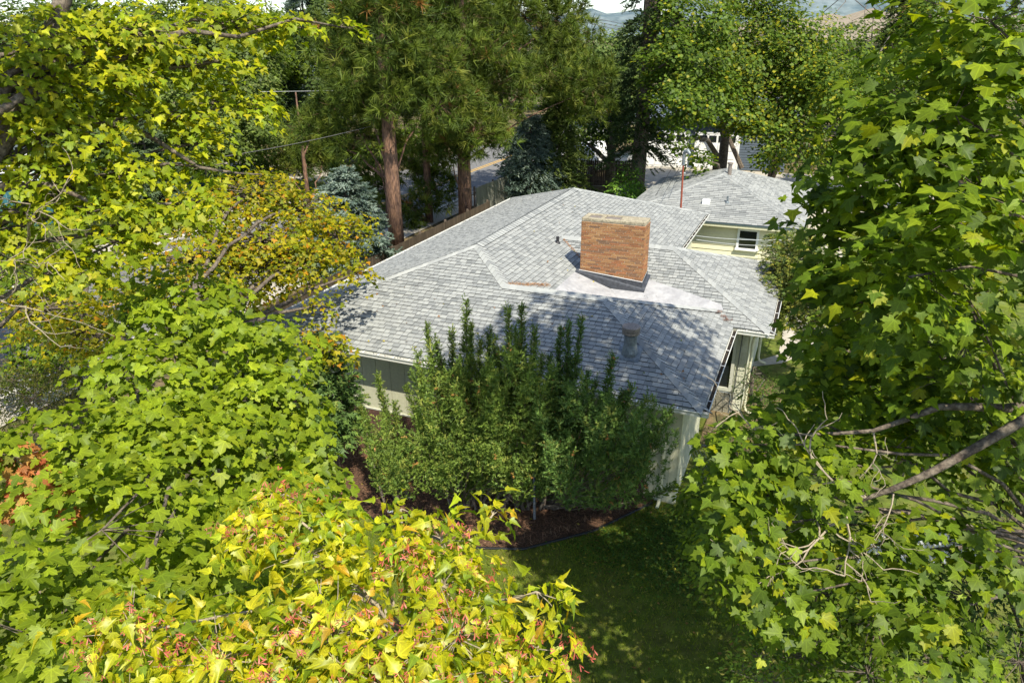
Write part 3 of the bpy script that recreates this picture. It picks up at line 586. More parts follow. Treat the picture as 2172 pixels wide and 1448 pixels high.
# chimney
cx0, cx1, cy0, cy1, cz0, cz1 = -4.66, -2.78, 6.04, 6.72, 2.9, 5.06
b = MB(); b.abox(cx0 + .012, cx1 - .012, cy0 + .012, cy1 - .012, cz0, cz1); chim = b.build('chimney', M['mortar'], house)
BR = [(.31, .16, .07), (.34, .18, .08), (.29, .135, .06), (.27, .13, .06), (.32, .135, .06), (.22, .12, .065), (.34, .19, .085), (.28, .15, .07), (.19, .11, .065)]
def brick_row(face, k, z, hgt, objs):
    L = cx1 - cx0 if face in 'fb' else cy1 - cy0; bl = .315
    t = -[0, .5, .25, .75][k % 4] * bl
    while t < L:
        s0 = max(t, 0) + .006; s1 = min(t + bl, L) - .009; t += bl
        if s1 - s0 < .03: continue
        pr = rnd.uniform(-.003, .004); dd = .05
        if face == 'f': box = (cx0 + s0, cx0 + s1, cy0 - pr, cy0 + dd)
        elif face == 'b': box = (cx0 + s0, cx0 + s1, cy1 - dd, cy1 + pr)
        elif face == 'r': box = (cx1 - dd, cx1 + pr, cy0 + s0 + (.006 if t < bl * 1.5 else 0), cy0 + s1)
        else: box = (cx0 - pr, cx0 + dd, cy0 + s0, cy0 + s1)
        tt = rnd.choice(BR); f = rnd.uniform(.85, 1.12); objs(box, z, z + hgt, tuple(x * f for x in tt))
rest = MB(); cnt = 0
bx_off = W(0, 0, 0)
def as_obj(box, z0, z1, t):
    global cnt
    cnt += 1
    if cnt > 290: rest.t = t; rest.abox(*box, z0, z1); return
    b = MB(); b.t = t; b.abox(*box, z0, z1); b.build('brick', M['brick'], chim)
def as_rest(box, z0, z1, t): rest.t = t; rest.abox(*box, z0, z1)
pitch_ = .056; nr = int((cz1 - 3.25) / pitch_)
for k in range(nr):
    z = cz1 - (k + 1) * pitch_
    brick_row('f', k, z, pitch_ - .011, as_obj); brick_row('r', k + 1, z, pitch_ - .011, as_obj if k < 40 else as_rest)
    brick_row('b', k, z, pitch_ - .011, as_rest); brick_row('l', k + 1, z, pitch_ - .011, as_rest)
link('brickwork', rest.mesh('brickwork', M['brick']), chim, 'stuff')
# cap with two flue openings: slab frame
b = MB(); T0 = cz1 + .002; T1 = cz1 + .10
def cb(a0, a1, b0, b1, z0=T0, z1=T1): b.abox(a0, a1, b0, b1, z0, z1)
cb(cx0, cx1, cy0 + .0, cy0 + .17); cb(cx0, cx1, cy1 - .14, cy1); cb(cx0, cx0 + .13, cy0 + .17, cy1 - .14); cb(cx0 + .52, cx0 + .62, cy0 + .17, cy1 - .14); cb(cx0 + 1.1, cx1, cy0 + .17, cy1 - .14)
o = b.build('cap', M['cap'], chim); bv = o.modifiers.new('edge', 'BEVEL'); bv.width = .02; bv.segments = 2
b = MB(); b.abox(cx0 + .15, cx0 + .50, cy0 + .19, cy1 - .16, cz1, cz1 + .07); b.abox(cx0 + .64, cx0 + 1.08, cy0 + .19, cy1 - .16, cz1, cz1 + .07); b.build('flue_cover', M['rustcap'], chim)
# step flashing: front apron sloping with the membrane
def skirt(P, zt, zb, nm, m, out=.03):
    mb = MB(); n = len(P)
    for i in range(n - 1):
        p = W(*P[i]); q = W(*P[i + 1]); mb.add([(p[0], p[1], zb[i]), (q[0], q[1], zb[i + 1]), (q[0], q[1], zt[i + 1]), (p[0], p[1], zt[i])], [(0, 1, 2, 3)])
    return mb.build(nm, M[m], chim)
e = .02
skirt([(cx0 - e, cy1), (cx0 - e, cy0 - e), (cx1 + e, cy0 - e), (cx1 + e, cy1)], [3.62, 3.58, 3.42, 3.62], [3.3, 3.2, 3.05, 3.2], 'flashing', 'flash')
skirt([(cx0 - e - .006, cy1), (cx0 - e - .006, cy0 - e - .006), (cx1 + e + .006, cy0 - e - .006), (cx1 + e + .006, cy1)], [3.64, 3.60, 3.44, 3.64], [3.62, 3.58, 3.42, 3.62], 'flashing', 'white')
zs0 = lambda a, b: max(zm(a), zw(b), zr_(b)) + .012
zs = lambda a, b: zs0(cx0 - .12, b) + (zs0(cx1 + .12, b) - zs0(cx0 - .12, b)) * (a - cx0 + .12) / (cx1 - cx0 + .24)
b = MB(); NA = 14
for i in range(NA):
    a0 = cx0 - .12 + (cx1 - cx0 + .24) * i / NA; a1 = cx0 - .12 + (cx1 - cx0 + .24) * (i + 1) / NA
    b.add([W(a0, cy0 - .135, zs(a0, cy0 - .13) - .16), W(a1, cy0 - .135, zs(a1, cy0 - .13) - .16), W(a1, cy0 - .13, zs(a1, cy0 - .13)), W(a0, cy0 - .13, zs(a0, cy0 - .13))], [(0, 1, 2, 3)])
    for b0_, b1_ in ((cy0 - .13, cy0 - .05), (cy0 - .05, cy0 + .0)): b.add([W(a0, b0_, zs(a0, b0_)), W(a1, b0_, zs(a1, b0_)), W(a1, b1_, zs(a1, b1_) + (.0 if b1_ < cy0 - .01 else .05)), W(a0, b1_, zs(a0, b1_) + (.0 if b1_ < cy0 - .01 else .05))], [(0, 1, 2, 3)])
b.add([W(cx1 + .12, cy0 - .13, zs(cx1, cy0 - .13)), W(cx1 + .12, cy1, zs(cx1, cy1)), W(cx1 + .02, cy1, zs(cx1, cy1) + .02), W(cx1 + .02, cy0 - .13, zs(cx1, cy0 - .13) + .01)], [(0, 1, 2, 3)])
b.build('flashing', M['flash'], chim)
# roof pipes
pb = np.array(W(-1.92, 1.30, ZE + SL * 1.30)); 
vp = MB(); n1 = np.array((A2[0] * -SL, A2[1] * -SL, 1))
q = .27; P0 = [W(-1.92 + i * q, 1.28 + j * q, ZE + SL * (1.28 + j * q) + .03) for i, j in ((-1, -1), (1, -1), (1, 1), (-1, 1))]; vp.add(P0, [(0, 1, 2, 3)])
vp.lathe(pb, [(.20, -.05), (.195, .04), (.155, .20), (.15, .22), (.15, .42), (.165, .43), (.165, .46), (.15, .47)], 24); vent = vp.build('flue_pipe', M['steel'], house, smooth=False)
vp = MB(); vp.lathe(pb, [(.155, .47), (.20, .50), (.20, .56), (.185, .565), (.205, .58), (.21, .66), (.20, .675), (.05, .69)], 28); link('vent_cap', vp.mesh('vent_cap', M['rustcap']), vent)
def small_pipe(a, b_, z, r=.05, hh=.22, m='blackpipe'):
    v = MB(); p = np.array(W(a, b_, z)); v.lathe(p, [(r * 2, -.05), (r * 1.7, .03), (r, .07), (r, hh), (r * .8, hh)], 14); return v.build('vent_pipe', M[m], house)
small_pipe(-5.89, 7.5, zmain(-5.89, 0))
# gutters: trough + hangers + debris
def gutter(root, name_, p, q, out, z=ZE, hang=.42, muck=True, wd=.12):
    """p,q in house axes along the eave, out = outward dir (house axes)"""
    p = np.array(p, float); q = np.array(q, float); o_ = np.array(out, float)
    b = MB(); sec = [(.0, -.02), (.0, -.12), (wd * .75, -.12), (wd * .8, -.06), (wd, -.02), (wd, .0), (wd - .012, .0), (wd - .012, -.018), (wd * .7, -.055), (wd * .65, -.108), (.012, -.108), (.012, -.02)]
    V = []
    for e_ in (p, q):
        for s_, zz in sec: a, b_ = e_ + o_ * (s_ + .01); V.append(W(a, b_, z + zz))
    n = len(sec); b.add(V, [tuple(range(n)), tuple(range(n, 2 * n))[::-1]] + [(i, n + i, n + (i + 1) % n, (i + 1) % n) for i in range(n)])
    gt = b.build(name_, M['gutter'], root)
    L = np.linalg.norm(q - p); k = int(L / hang); d = (q - p) / L
    for i in range(k):
        c = p + d * (i + .5) * L / k; h_ = MB(); c0 = c + o_ * .012; c1 = c + o_ * wd
        h_.prism([W(*(c0 - d * .012))[:2], W(*(c1 - d * .012))[:2], W(*(c1 + d * .012))[:2], W(*(c0 + d * .012))[:2]][:: (1 if parea([W(*(c0 - d * .012))[:2], W(*(c1 - d * .012))[:2], W(*(c1 + d * .012))[:2]]) > 0 else -1)], z - .012, z - .006); h_.build('hanger', M['white'], gt)
    if muck:
        h_ = MB(); a = [p + o_ * .03, p + o_ * (wd - .01), q + o_ * (wd - .01), q + o_ * .03]; h_.add([W(*x, z - .05) for x in a], [(0, 1, 2, 3)]); h_.build('debris', M['muck'], gt)
        g2 = np.random.default_rng(int(L * 100)); n_ = int(L * 130); P = np.array([W(*(p + d * g2.uniform(0, L) + o_ * g2.uniform(.03, wd - .02)), z - .045 + g2.uniform(0, .03)) for _ in range(n_)])
        V, T, K, _ = scatter(FARLEAF, P, frames(g2.normal(size=(n_, 3)) + (0, 0, 1.5), g2.normal(size=(n_, 3))), g2.uniform(.015, .035, n_), palette(g2, n_, [(.05, .035, .025), (.12, .09, .06), (.02, .02, .02)], [2, 1, 2])); link('leaf_litter', np_mesh('leaf_litter', V, T, K, False, M['straw']), gt, 'stuff')
    return gt
gutter(house, 'gutter', (XL, 0), (.13, 0), (0, -1)); gutter(house, 'gutter', (0, 0.002), (0, YI - .12), (1, 0), muck=True, hang=.95); gutter(house, 'gutter', (.12, YI), (X4 + .13, YI), (0, -1)); gutter(house, 'gutter', (X4, YI), (X4, YB), (1, 0), hang=.95)
gutter(house, 'gutter', (XR, YB + .1), (XR, YF), (1, 0), hang=.6); gutter(house, 'gutter', (XL, YF), (XL, 0), (-1, 0))
# soffit + fascia
b = MB()
for a0, a1, b0, b1 in ((XL + .02, -.02, .02, .55), (-.55, -.02, .56, 5.1), (-.4, X4 - .02, YI + .02, 5.55), (.4, X4 - .02, 5.56, YB), (XR - .55, XR - .02, YB + .02, YF), (XL + .02, -11.4, .56, YF)): b.abox(a0, a1, b0, b1, ZE - .16, ZE - .13)
b.build('soffit', M['fascia'], house)
b = MB(); f = .014
b.abox(XL, -.0, -.002, f, ZE - .16, ZE - .01); b.abox(-f, .002, f + .002, YI, ZE - .16, ZE - .01); b.abox(.01, X4, YI, YI + f, ZE - .16, ZE - .01); b.abox(X4 - f, X4, YI + .02, YB, ZE - .16, ZE - .01); b.build('fascia', M['fascia'], house)
# walls
WZ = ZE - .165
b = MB(); b.abox(-11.4, -.55, .5, .6, -.05, WZ); b.abox(-11.4, -11.3, .62, 17.8, -.05, WZ); b.abox(-3.3, -3.2, 11, 17.8, -.05, WZ); b.build('wall', M['sidew'], house)
# brick wainscot on the front wall (courses as real strips)
b = MB()
for k in range(14):
    z = -.02 + k * .062
    t = -11.42 - (k % 2) * .15
    while t < -1.2:
        t1 = t + .31; a0 = max(t, -11.42) + .004; a1 = min(t1, -1.15) - .004; t = t1
        if a1 - a0 < .02: continue
        f = rnd.uniform(.6, 1.0); b.t = (.13 * f, .07 * f, .052 * f); b.abox(a0, a1, .455 - rnd.uniform(0, .004), .5, z, z + .053)
link('wainscot', b.mesh('wainscot', M['brick']), house, 'stuff')
b = MB(); b.t = (1, 1, 1); b.abox(-11.42, -1.15, .465, .502, -.05, .86); b.build('wainscot_backing', M['mortar'], house)
b = MB(); b.abox(-11.44, -1.1, .44, .5, .862, .90); b.build('ledge', M['fascia'], house)
# vertical battens / grooves on the front wall, each board a part
for k in range(24):
    a0 = -11.4 + k * .43
    b = MB(); b.t = (1, 1, 1); b.abox(a0 + .006, a0 + .424, .478, .498, .905, WZ); b.build('board', M['siding'], house)
b = MB(); b.abox(-1.08, -.66, .474, .498, -.04, WZ - .002); b.build('board', M['siding'], house)
# corner boards, downspout
b = MB(); b.abox(-.655, -.49, .462, .497, -.05, WZ); b.build('corner_board', M['trim'], house)
b = MB(); b.abox(-.485, -.455, .475, .60, -.05, WZ); b.build('corner_board', M['trim'], house)
def downspout(a, b_, out, z1=WZ, along=(0, 0)):
    c = MB(); o_ = np.array(out); p = np.array((a, b_)); pts = [W(*(p + o_ * .42 + np.array(along)), ZE - .12), W(*(p + o_ * .40 + np.array(along)), ZE - .2), W(*(p + o_ * .08), z1 - .25), W(*(p + o_ * .06), z1 - .4), W(*(p + o_ * .06), .22), W(*(p + o_ * .12), .10), W(*(p + o_ * .32), .04)]
    c.tube(pts, .04, 8); return c.build('downspout', M['trim'], house)
downspout(-.80, .46, (0, -1)); downspout(.46, 5.56, (1, 0)); downspout(.5, 9.3, (1, 0))
# east wall of the front wing (pale rendered panel with a lower course)
b = MB(); b.abox(-.6, -.5, .60, 3.9, -.05, WZ); b.build('wall', M['sidew'], house)
for k in range(9):
    b = MB(); z = .02 + k * .29; b.abox(-.498, -.478, .62, 3.88, z, min(z + .28, WZ)); b.build('board', M['siding'], house)
# recess: wall of second wing facing the lawn with window and wall shingles
b = MB(); b.abox(-3.0, .40, 5.52, 5.62, .0, WZ); b.abox(-2.9, -.6, 3.9, 4.0, 0, WZ); b.abox(.33, .43, 5.64, 10.9, -.05, WZ); b.build('wall', M['sidew'], house)
win = MB(); wa0, wa1, wz0, wz1 = -1.6, .12, .78, 2.45
win.abox(wa0, wa1, 5.44, 5.515, wz0 - .10, wz0); win.abox(wa0, wa1, 5.44, 5.515, wz1, wz1 + .08); win.abox(wa1 - .09, wa1, 5.44, 5.515, wz0 + .001, wz1 - .001); win.abox(wa0, wa0 + .08, 5.44, 5.515, wz0 + .001, wz1 - .001)
wf = win.build('window', M['fascia'], house); g2 = MB(); g2.abox(wa0 + .08, wa1 - .09, 5.49, 5.50, wz0, wz1); link('pane', g2.mesh('pane', M['glass']), wf)
for k in range(14):
    z = .12 + k * .18
    for j, (a0, a1) in enumerate(((.135, .26), (.27, .40)) if k % 2 else ((.135, .21), (.22, .40))):
        b = MB(); f = rnd.uniform(.88, 1.08); b.t = (f, f, f); z1_ = min(z + .19, WZ)
        p0 = W(a0, 5.47)[:2]; b.add([W(a0, 5.478, z), W(a1, 5.478, z), W(a1, 5.51, z), W(a0, 5.51, z), W(a0, 5.50, z1_), W(a1, 5.50, z1_), W(a1, 5.515, z1_), W(a0, 5.515, z1_)], [(0, 3, 2, 1), (0, 1, 5, 4), (1, 2, 6, 5), (3, 0, 4, 7), (4, 5, 6, 7)]); b.build('wall_shingle', M['shake'], house)
for r_ in range(3):
    for j in range(5):
        b = MB(); f = rnd.uniform(.7, 1.15); b.t = (f, f * .98, f * .93); a0 = -1.5 + j * .36 + (r_ % 2) * .15; b.abox(a0 + .012, min(a0 + .348, .13), 5.40 + rnd.uniform(0, .02), 5.515, -.02 + r_ * .21, .18 + r_ * .21); o = b.build('stone', M['stone'], house)
b = MB(); b.tube([W(.24, 5.46, WZ), W(.22, 5.455, 1.8), W(.20, 5.455, 1.0), W(.17, 5.455, .3), W(.17, 5.455, .05)], .012, 6); b.build('cable', M['wire'], house)
b = MB(); b.tube([W(-.2, 5.40, .66), W(.1, 5.40, .66), W(.12, 5.42, .5), W(.12, 5.42, 0)], .016, 6); b.build('conduit', M['steel'], house)

# ================================================================== HOUSE 2
h2 = empty('house', W(-2.8, 23), 'cream sided house with second grey hip roof standing behind the main roof', 'house')
E2, XA, XB, BF = 2.3, -6.93, 1.35, 29.0; HH = (XB - XA) / 2; XC = (XA + XB) / 2; B0 = 19.0
r2 = Roof(.35)
r2.face((0, B0), (0, 1), E2, [[(XA, B0), (XB, B0), (XC, B0 + HH)]], expo=.15, wr=(.2, .45), near=False)
r2.face((XA, 0), (1, 0), E2, [[(XA, B0), (XC, B0 + HH), (XC, BF - HH), (XA, BF)]], expo=.15, wr=(.2, .45), near=False)
r2.face((XB, 0), (-1, 0), E2, [[(XB, B0), (XB, BF), (XC, BF - HH), (XC, B0 + HH)]], expo=.15, wr=(.2, .45), near=False)
r2.face((0, BF), (0, -1), E2, [[(XA, BF), (XC, BF - HH), (XB, BF)]], expo=.3, wr=(.3, .6), near=False)
roof2 = r2.finish(h2, M['shingle']); Z3 = E2 + .35 * HH
for p, q, u, v in (((XA, B0, E2), (XC, B0 + HH, Z3), (0, -1), (-1, 0)), ((XB, B0, E2), (XC, B0 + HH, Z3), (0, -1), (1, 0)), ((XC, B0 + HH, Z3), (XC, BF - HH, Z3), (1, 0), (-1, 0)), ((XB, BF, E2), (XC, BF - HH, Z3), (1, 0), (0, 1))):
    caps(roof2, W(*p), W(*q), dn(*u, .35), dn(*v, .35), M['shingle'], asobj=False, wd=.18, expo=.2)
b = MB(); b.abox(XA + .5, XB - .5, B0 + .5, BF - .5, -.1, E2 - .1); b.build('wall', M['trim'], h2)
b = MB(); b.abox(XA, XB, B0 - .02, B0, E2 - .18, E2 - .02); b.abox(XB, XB + .02, B0, BF, E2 - .18, E2 - .02); b.build('fascia', M['trim'], h2)
b = MB(); b.abox(XA, XB + .05, B0 - .05, B0 - .022, E2 - .06, E2); b.build('drip_edge', M['drip'], h2)
for k in range(9):
    z = .0 + k * .235; b = MB(); b.t = (1, 1, 1); b.add([W(XA + .48, B0 + .44, z), W(XB - .49, B0 + .44, z), W(XB - .49, B0 + .47, z + .235), W(XA + .48, B0 + .47, z + .235), W(XA + .48, B0 + .5, z), W(XB - .49, B0 + .5, z)], [(0, 1, 2, 3), (0, 4, 5, 1)]); b.build('clapboard', M['cream'], h2)
# window from pixels on the wall plane b = B0+.44
wa, wb_, wzb, wzt = -1.46, -.52, 1.08, 2.02
b = MB(); y0, y1 = B0 + .36, B0 + .46
b.abox(wa, wb_, y0, y1, wzt - .09, wzt); b.abox(wa - .04, wb_ + .04, y0 - .04, y1, wzb - .05, wzb + .04); b.abox(wa, wa + .1, y0, y1, wzb + .041, wzt - .091); b.abox(wb_ - .1, wb_, y0, y1, wzb + .041, wzt - .091); b.abox(wa + .101, wb_ - .101, y0 + .02, y1, 1.53, 1.58)
w2 = b.build('window', M['white'], h2)
for z0_, z1_ in ((wzb + .04, 1.53), (1.58, wzt - .09)):
    g2 = MB(); g2.abox(wa + .1, wb_ - .1, y1 - .04, y1 - .03, z0_, z1_); link('pane', g2.mesh('pane', M['glass']), w2)
# roof fittings on house 2
def on2(px, py):
    d = ray(px, py)
    for t in np.arange(15, 60, .01):
        p = np.array((0, 0, CAMZ)) + d * t; a = (p[0] - OX) * A1[0] + (p[1] - OY) * A1[1]; b_ = (p[0] - OX) * A2[0] + (p[1] - OY) * A2[1]
        if p[2] < E2 + .35 * (b_ - B0): return a, b_, p[2]
a, b_, z = on2(1502, 437); b = MB(); b.abox(a - .17, a + .17, b_ - .15, b_ + .15, z - .05, z + .17); o = b.build('roof_vent', M['white'], h2); o.modifiers.new('e', 'BEVEL').width = .015
a, b_, z = on2(1547, 437); v = MB(); p = np.array(W(a, b_, z)); v.lathe(p, [(.12, -.04), (.1, .03), (.045, .08), (.045, .3)], 12); v.build('vent_pipe', M['steel'], h2)
v = MB(); p = np.array(W(XC + .25, B0 + HH + .35, Z3)); v.lathe(p, [(.1, -.2), (.1, .42), (.14, .43), (.14, .5), (.02, .53)], 12); v.build('vent_pipe', M['rustcap'], h2)
# service mast
mp_ = empty('service_mast', W(-3.95, 18.6), 'rust red service mast with grey weatherhead rising behind the main roof', 'mast')
b = MB(); q0 = np.array(pt(1448, 452, 31.5)); q1 = np.array(pt(1455, 356, 31.0)); b.tube([(q0[0], q0[1], 0), q0, q1], [.045, .045, .04], 8); b.build('pole', M['rustpole'], mp_)
b = MB(); b.tube([q1, q1 + (0, 0, .55)], .07, 8); b.tube([q1 + (0, 0, .55), q1 + (.12, -.1, .62), q1 + (.2, -.2, .5)], [.09, .1, .06], 8); b.build('weatherhead', M['steel'], mp_)
b = MB(); b.tube([q1 + (-.12, 0, -.35), q1 + (.12, 0, -.35)], .03, 6); b.build('bracket', M['steel'], mp_)
# ================================================================== STREET AND NEIGHBOURS
def fence(name, label, pts, h, m, bw=.14, gap=.012, cat='fence', single=40, cols=((1, 1, 1),)):
    f = empty(name, (pts[0][0], pts[0][1], 0), label, cat); rest = MB(); n = 0
    for p, q in zip(pts[:-1], pts[1:]):
        p = np.array(p[:2], float); q = np.array(q[:2], float); L = np.linalg.norm(q - p); d = (q - p) / L; nn = np.array((-d[1], d[0])); t = 0
        while t < L:
            c = p + d * (t + bw / 2); tt = rnd.choice(cols); fq = rnd.uniform(.75, 1.2); b = MB() if n < single else rest; b.t = tuple(x * fq for x in tt)
            b.obox((c[0], c[1], h / 2 + .04), (d[0] * bw / 2, d[1] * bw / 2, 0), (nn[0] * .01, nn[1] * .01, 0), (0, 0, h / 2 * rnd.uniform(.985, 1.01)))
            if n < single: b.build('board', m, f)
            n += 1; t += bw + gap
        for z in (.35, h - .25):
            b = MB(); b.obox((*((p + q) / 2 + nn * .035), z), (d[0] * L / 2, d[1] * L / 2, 0), (nn[0] * .02, nn[1] * .02, 0), (0, 0, .045)); b.build('rail', m, f)
        k = max(1, int(L / 2.4))
        for i in range(k + 1):
            c = p + d * L * i / k + nn * .10; b = MB(); b.obox((c[0], c[1], h / 2 + .05), (d[0] * .045, d[1] * .045, 0), (nn[0] * .045, nn[1] * .045, 0), (0, 0, h / 2 + .06)); b.build('post', m, f)
    if rest.v: link('boards', rest.mesh('boards', m), f, 'stuff')
    return f
fence('wooden_fence', 'brown weathered board fence darkened for shade between the pine trunks and the house', [W(-15.9, 3), W(-15.9, 24)], 1.2, M['wood'], single=0, cols=((.5, .48, .45),))  # low tint puts the shade behind the roof into the board colour
fence('wooden_fence', 'grey green board fence with posts beyond the second pine trunk', [W(-17.2, 25.0), W(-16.9, 35.2)], 1.7, M['wood'], cols=((1.15, 1.5, 1.65),))
fence('wooden_fence', 'dark brown board fence running behind the hanging spruce boughs and the small bright shrub', [W(-16.8, 36), W(-10.4, 37.5)], 1.8, M['wood'], single=0, cols=((.6, .55, .5),))
fence('board_fence', 'blue painted board fence beside the grey juniper across the road', [at(372, 412)[:2], at(470, 404)[:2]], 2.9, M['bluewood'], bw=.3)
fence('board_fence', 'teal painted board fence at the left edge below the pale blue house', [at(-60, 478)[:2], at(118, 462)[:2]], 2.3, M['bluewood'], bw=.3, single=20, cols=((1.3, 1.4, 1.3),))
# pale blue house on the left across the road
p = at(-40, 440); q = at(112, 424); d = unit(q[:2] - p[:2]); nn = np.array((-d[1], d[0])); L = np.linalg.norm(q[:2] - p[:2])
lh = empty('house', tuple(p), 'pale teal neighbour house with white window behind the teal fence at the left edge', 'house')
def LHW(t, o_, z): v = p[:2] + d * t + nn * o_; return (v[0], v[1], z)
def lbox(b, t0, t1, o0, o1, z0, z1): b.prism([LHW(t0, o0, 0)[:2], LHW(t1, o0, 0)[:2], LHW(t1, o1, 0)[:2], LHW(t0, o1, 0)[:2]], z0, z1)
b = MB(); lbox(b, -6, L, 0, 7, 0, 4.6); b.build('wall', M['teal'], lh)
b = MB(); b.add([LHW(-6.5, -.6, 4.5), LHW(L + .6, -.6, 4.5), LHW(L + .6, 3.5, 6), LHW(-6.5, 3.5, 6), LHW(L + .6, 7.6, 4.5), LHW(-6.5, 7.6, 4.5)], [(0, 1, 2, 3), (3, 2, 4, 5), (1, 4, 2)]); b.build('roof', M['fascia'], lh)
b = MB(); lbox(b, -6.4, L + .5, -.58, -.5, 4.3, 4.5); b.build('gutter', M['gutter'], lh)
wb = MB(); t0, t1, z0, z1 = L * .30, L * .86, 1.9, 3.9
for a0, a1, c0, c1 in ((t0, t1, z1, z1 + .15), (t0, t1, z0 - .15, z0), (t0, t0 + .15, z0, z1), (t1 - .15, t1, z0, z1), (L * .56, L * .60, z0, z1)): lbox(wb, a0, a1, -.08, -.01, c0, c1)
for k in range(1, 4): lbox(wb, t0 + .15, t1 - .15, -.05, -.015, z0 + k * .5, z0 + k * .5 + .05)
for k in range(1, 7): x = t0 + (t1 - t0) * k / 7; lbox(wb, x, x + .05, -.051, -.016, z0, z1)
wo = wb.build('window', M['white'], lh); b = MB(); lbox(b, t0 + .1, t1 - .1, -.012, -.005, z0, z1); b.build('pane', M['glass'], wo)
# white house behind the pines
def simple_house(c, wd, dp, h, ang, label, wallm='white', roofm='fascia', name='house'):
    o = empty(name, (c[0], c[1], 0), label, 'house'); ca, sa = math.cos(ang), math.sin(ang)
    f = lambda x, y, z: (c[0] + x * ca - y * sa, c[1] + x * sa + y * ca, z)
    b = MB(); b.prism([f(-wd / 2, 0, 0)[:2], f(wd / 2, 0, 0)[:2], f(wd / 2, dp, 0)[:2], f(-wd / 2, dp, 0)[:2]], 0, h); b.build('wall', M[wallm], o)
    b = MB(); e_ = .5; b.add([f(-wd / 2 - e_, -e_, h), f(wd / 2 + e_, -e_, h), f(wd / 2 + e_, dp / 2, h + 1.3), f(-wd / 2 - e_, dp / 2, h + 1.3), f(wd / 2 + e_, dp + e_, h), f(-wd / 2 - e_, dp + e_, h)], [(0, 1, 2, 3), (3, 2, 4, 5), (1, 4, 2), (0, 3, 5)]); b.build('roof', M[roofm], o)
    for x in (-wd * .25, wd * .2):
        b = MB(); b.prism([f(x - .6, -.06, 0)[:2], f(x + .6, -.06, 0)[:2], f(x + .6, -.01, 0)[:2], f(x - .6, -.01, 0)[:2]], h * .4, h * .8); b.build('window', M['glass'], o)
    return o
simple_house(at(675, 262), 6, 8, 2.6, -.1, 'white house with low pale roof glimpsed between the trees left of the tall pine', 'white', 'white')
# garage with two white sectional doors
GP = at(1366, 356); GQ = at(1640, 372); gd = unit(GQ[:2] - GP[:2]); gn = np.array((-gd[1], gd[0])); GL = np.linalg.norm(GQ[:2] - GP[:2])
ga = empty('garage', tuple(GP), 'slate blue sided garage with two white panelled doors behind the maple trunks', 'garage')
def GW(t, o_): v = GP[:2] + gd * t + gn * o_; return (v[0], v[1])
def gbox(b, t0, t1, o0, o1, z0, z1): b.prism([GW(t0, o0), GW(t1, o0), GW(t1, o1), GW(t0, o1)], z0, z1)
pxm = lambda px: (px - 1366) / (1640 - 1366) * GL
b = MB(); gbox(b, pxm(1352), GL + 1, .1, 7, 0, 4.0); b.build('wall', M['bluesiding'], ga)
b = MB()
for k in range(20): b.add([(*GW(pxm(1352), .06), k * .2), (*GW(GL + 1, .06), k * .2), (*GW(GL + 1, .09), k * .2 + .2), (*GW(pxm(1352), .09), k * .2 + .2)], [(0, 1, 2, 3)])
link('clapboards', b.mesh('clapboards', M['bluesiding']), ga, 'stuff')
b = MB(); b.add([(*GW(pxm(1340), -.6), 3.9), (*GW(GL + 1.6, -.6), 3.9), (*GW(GL + 1.6, 3.5), 5.4), (*GW(pxm(1340), 3.5), 5.4), (*GW(GL + 1.6, 7.6), 3.9), (*GW(pxm(1340), 7.6), 3.9)], [(0, 1, 2, 3), (3, 2, 4, 5)]); b.build('roof', M['shingle'] and M['bluesiding'], ga)
for x0, x1 in ((1368, 1462), (1481, 1568)):
    t0, t1 = pxm(x0), pxm(x1); b = MB(); gbox(b, t0, t1, -.02, .05, .02, 2.75); dr = b.build('garage_door', M['white'], ga); nx, nz = 4, 4
    for i in range(nx):
        for j in range(nz):
            w_ = (t1 - t0 - .3) / nx; a0 = t0 + .15 + i * w_ + .08; z0 = .08 + j * .66
            b = MB(); gbox(b, a0, a0 + w_ - .16, -.05, -.02, z0 + .06, z0 + .56); b.build('panel' if j < 3 else 'pane', M['white'] if j < 3 else M['glass'], dr)
    b = MB(); gbox(b, t0 - .12, t0 - .005, -.04, .06, .02, 2.9); gbox(b, t1 + .005, t1 + .12, -.04, .06, .02, 2.9); gbox(b, t0 - .004, t1 + .004, -.04, .06, 2.76, 2.9); b.build('frame', M['white'], ga)
